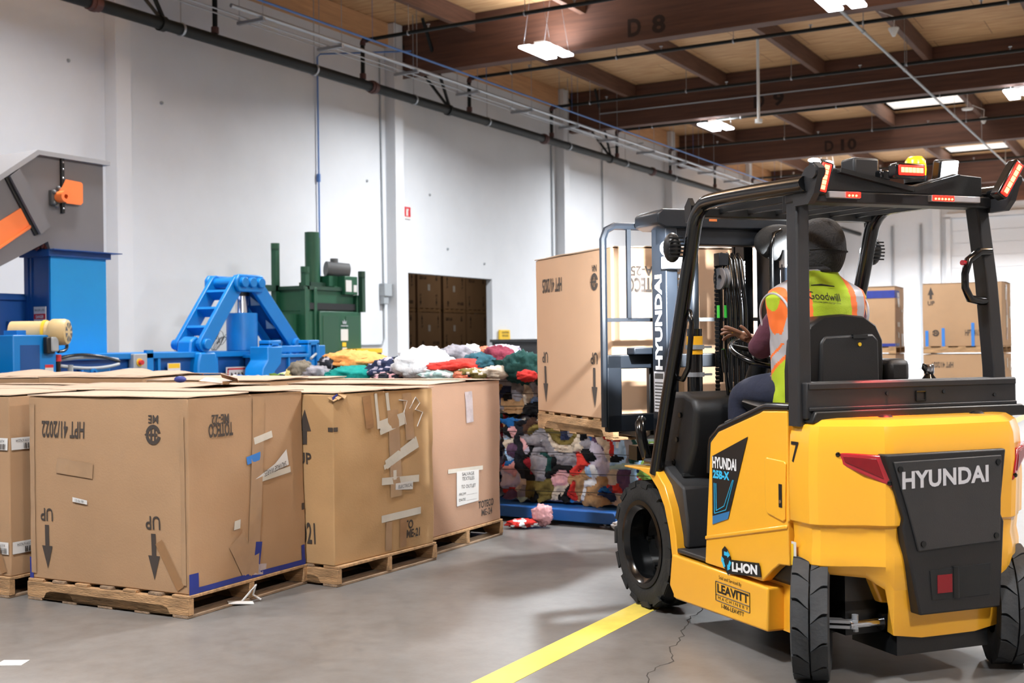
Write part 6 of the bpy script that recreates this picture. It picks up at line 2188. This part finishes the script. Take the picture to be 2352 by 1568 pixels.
# flared tail at the left hip
v = m.build('vest', mats_v, D, smooth=180, weld=False)
sd = v.modifiers.new('thick', 'SOLIDIFY'); sd.thickness = .006; sd.offset = 1
m = MB()
for sx in (-1, 1):
    pts = []
    for k in range(21):
        a = -PI * .62 + PI * 1.24 * k / 20
        pts.append((CX + sx * (.225 + .02 * math.cos(a) - .01), .585 + .135 * math.sin(a) * .95, 1.54 + .115 * math.cos(a)))
    m.tube(pts, .006, 6)
m.tube([(-.035 + .088 * math.cos(a), .602 + .078 * math.sin(a), 1.762) for a in [2 * PI * k / 24 for k in range(25)]], .007, 6)
m.tube([(p[0], p[1], p[2]) for p in P[0]] + [P[0][0]], .006, 5)
m.build('vest_piping', 'vest_silver', v, smooth=60)


def back_y(x, z):
    for a, c in zip(VR, VR[1:]):
        if a[0] <= z <= c[0]:
            f = (z - a[0]) / (c[0] - a[0]); r = [p + (q - p) * f for p, q in zip(a, c)]
            t_ = min(.999, abs(x - r[1]) / r[3])
            cc = t_ ** (1 / .8)
            return r[2] - r[4] * (1 - cc * cc) ** .4
    return .45


m = MB()


def back_text(txt, x0, x1, z0, z1, bold=0):
    V, Fc = text_mesh(txt, bold)
    q = []
    for x, y in V:
        X = x0 + x * (x1 - x0); Z = z0 + y * (z1 - z0) - .08 * (X - x0)
        q.append(m.v((X, back_y(X, Z) - .011, Z)))
    for f in Fc:
        m.f([q[i] for i in f])


back_text('Goodwill', -.185, -.02, 1.625, 1.662, .0)
back_text('because jobs change lives', -.165, -.02, 1.607, 1.617)
m.build('vest_lettering', 'ink', v)
m = MB()
m.grid([[(x, back_y(x, z) - .0095, z) for z in (1.675, 1.69, 1.705)] for x in (-.16, -.12, -.08, -.04, -.01)])
pt = m.build('vest_patch', 'vest_lime', v)
m = MB(); m.tube([(x, back_y(x, z) - .013, z) for x, z in ((-.15, 1.69), (-.1, 1.692), (-.03, 1.684))], [.002, .005, .002], 6); m.build('patch_slot', 'boot_black', pt)

# hood
m = MB()
rows = []
HC = Vector((.0, .612, 1.872))
for i in range(25):
    t_ = PI * i / 30
    rad = math.sin(t_) ** .72
    row = []
    z = HC.z + .142 * math.cos(t_)
    for j in range(40):
        a = 2 * PI * j / 40
        k = 1.0
        if z < 1.86:
            k = 1.0 - .06 * (1.86 - z) / .12
        wob = 1 + .02 * noise.noise(Vector((math.cos(a) * 2, math.sin(a) * 2, z * 12))) + (.02 if abs(z - 1.855) < .008 else 0)
        row.append(HC + Vector((.109 * rad * math.cos(a) * k * wob, .125 * rad * math.sin(a) * k * wob, z - HC.z)))
    rows.append(row)
for z, rx, ry, cy in ((1.775, .085, .09, .605), (1.755, .082, .085, .602)):
    rows.append([Vector((-.02 + rx * math.cos(2 * PI * j / 40), cy + ry * math.sin(2 * PI * j / 40), z)) for j in range(40)])
V = [[m.v(p) for p in r] for r in rows]
for i in range(len(V) - 1):
    for j in range(40):
        c = (rows[i][j] + rows[i + 1][(j + 1) % 40]) / 2
        d = c - HC
        if d.y > .055 and abs(d.x) < .085 and -.1 < d.z < .055:
            continue
        m.f([V[i][j], V[i][(j + 1) % 40], V[i + 1][(j + 1) % 40], V[i + 1][j]])
h = m.build('hood', 'hood_fleece', D, smooth=180)
sd = h.modifiers.new('thick', 'SOLIDIFY'); sd.thickness = .008; sd.offset = 1
m = MB(); m.tube([HC + Vector((.121 * math.cos(a), .135 * math.sin(a), -.012 + .006 * math.sin(2 * a))) for a in [PI + .5 + (PI - 1.0) * k / 20 for k in range(21)]], .004, 6)
m.build('hood_seam', 'hood_fleece', h, smooth=60)
rp = PL + ac * (-.012) + dr * .05
m = MB(); m.lathe([(.0105, -.003), (.0125, -.003), (.0125, .003), (.0105, .003)], tuple(rp), tuple(dr), 20, True)
m.build('ring', 'gold', D, smooth=40)

# ------------------------------------------------------------------ stacks of boxes behind the truck on the right
def stack(corner, deg, labs, seed, w=1.2, d=1.0):
    out = []
    yw_ = R(deg)
    for lv in range(2):
        z = lv * 1.16
        L = corner_loc(corner, yw_, w, d, z)
        make_pallet('wooden_pallet', 'pallet under the ' + labs[lv], L, yw_, group='pallets of the far stacks', simple=True)
        bb = Carton('cardboard_box', labs[lv], (L[0], L[1], z + PT), yw_, w=w, d=d, h=1.03, seed=seed + lv, group='boxes of the far stacks', mats='cardboard', seg=6, top=lv == 1)
        out.append(bb)
    return out


lo, hi = stack((-2.62, 20.5), -1, ('lower box of the far stack left of the right guard post', 'upper box with three blue tapes left of the right guard post'), 80, w=1.22)
hi.arrow('front', .13, .78, .98, .04, .1)
hi.text('front', 'UP', .08, .19, .68, .75)
hi.emblem('front', .2, .22)
hi.text('front', 'HPT 41/2024', .66, 1.0, .17, .27)
for u, t0 in ((.06, .26), (.32, .3), (.78, .38)):
    hi.tape('front', (u, .0), (u, t0), .05, 'sky_blue_tape', 'blue_tape_strip')
hi.label('front', [(1.0, .36), (1.06, .36), (1.06, .48), (1.0, .48)])
hi.tape('side', (.45, 1.0), (.5, .1), .12, 'film', 'plastic_film')
for u, v in ((.3, .75), (.75, .45), (.4, .3)):
    hi.label('side', [(u, v), (u + .1, v), (u + .1, v + .2), (u, v + .2)], m='masking_tape')
hi.done()
lo.stock_marks('front', '2024')
for u, v in ((.4, .8), (.7, .75), (.35, .3), (.6, .2)):
    lo.label('side', [(u, v), (u + .08, v), (u + .08, v + .16), (u, v + .16)], m='masking_tape')
lo.done()
lo, hi = stack((-4.38, 20.95), 3, ('lower box of the far stack behind the driver', 'upper box with a dark blue tape band behind the driver'), 90)
hi.tape('front', (.0, .9), (1.2, .9), .13, 'blue_tape', 'blue_tape_band')
hi.tape('side', (.0, .9), (.45, .9), .13, 'blue_tape', 'blue_tape_band')
hi.tape('front', (.5, .03), (1.2, .03), .05, 'blue_tape', 'blue_tape_strip')
hi.tape('side', (.0, .03), (.42, .03), .05, 'blue_tape', 'blue_tape_strip')
hi.label('side', [(.2, .93), (.38, .93), (.42, .68), (.22, .68)])
hi.label('side', [(.15, .42), (.42, .42), (.42, .34), (.18, .34)], m='masking_tape')
hi.label('side', [(.62, .6), (.74, .6), (.74, .64), (.62, .64)])
hi.label('side', [(.62, .22), (.85, .22), (.85, .0), (.66, .0)])
hi.label('side', [(.22, .26), (.38, .22), (.36, .14), (.24, .16)], m='masking_tape')
hi.done()
lo.label('side', [(.3, .75), (.4, .75), (.4, .65), (.3, .65)])
lo.done()
lo, hi = stack((-.95, 23.6), 0, ('lower box of the farthest stack at the right edge of the photo', 'upper box of the farthest stack at the right edge of the photo'), 95, w=1.3)
lo.done(); hi.done()
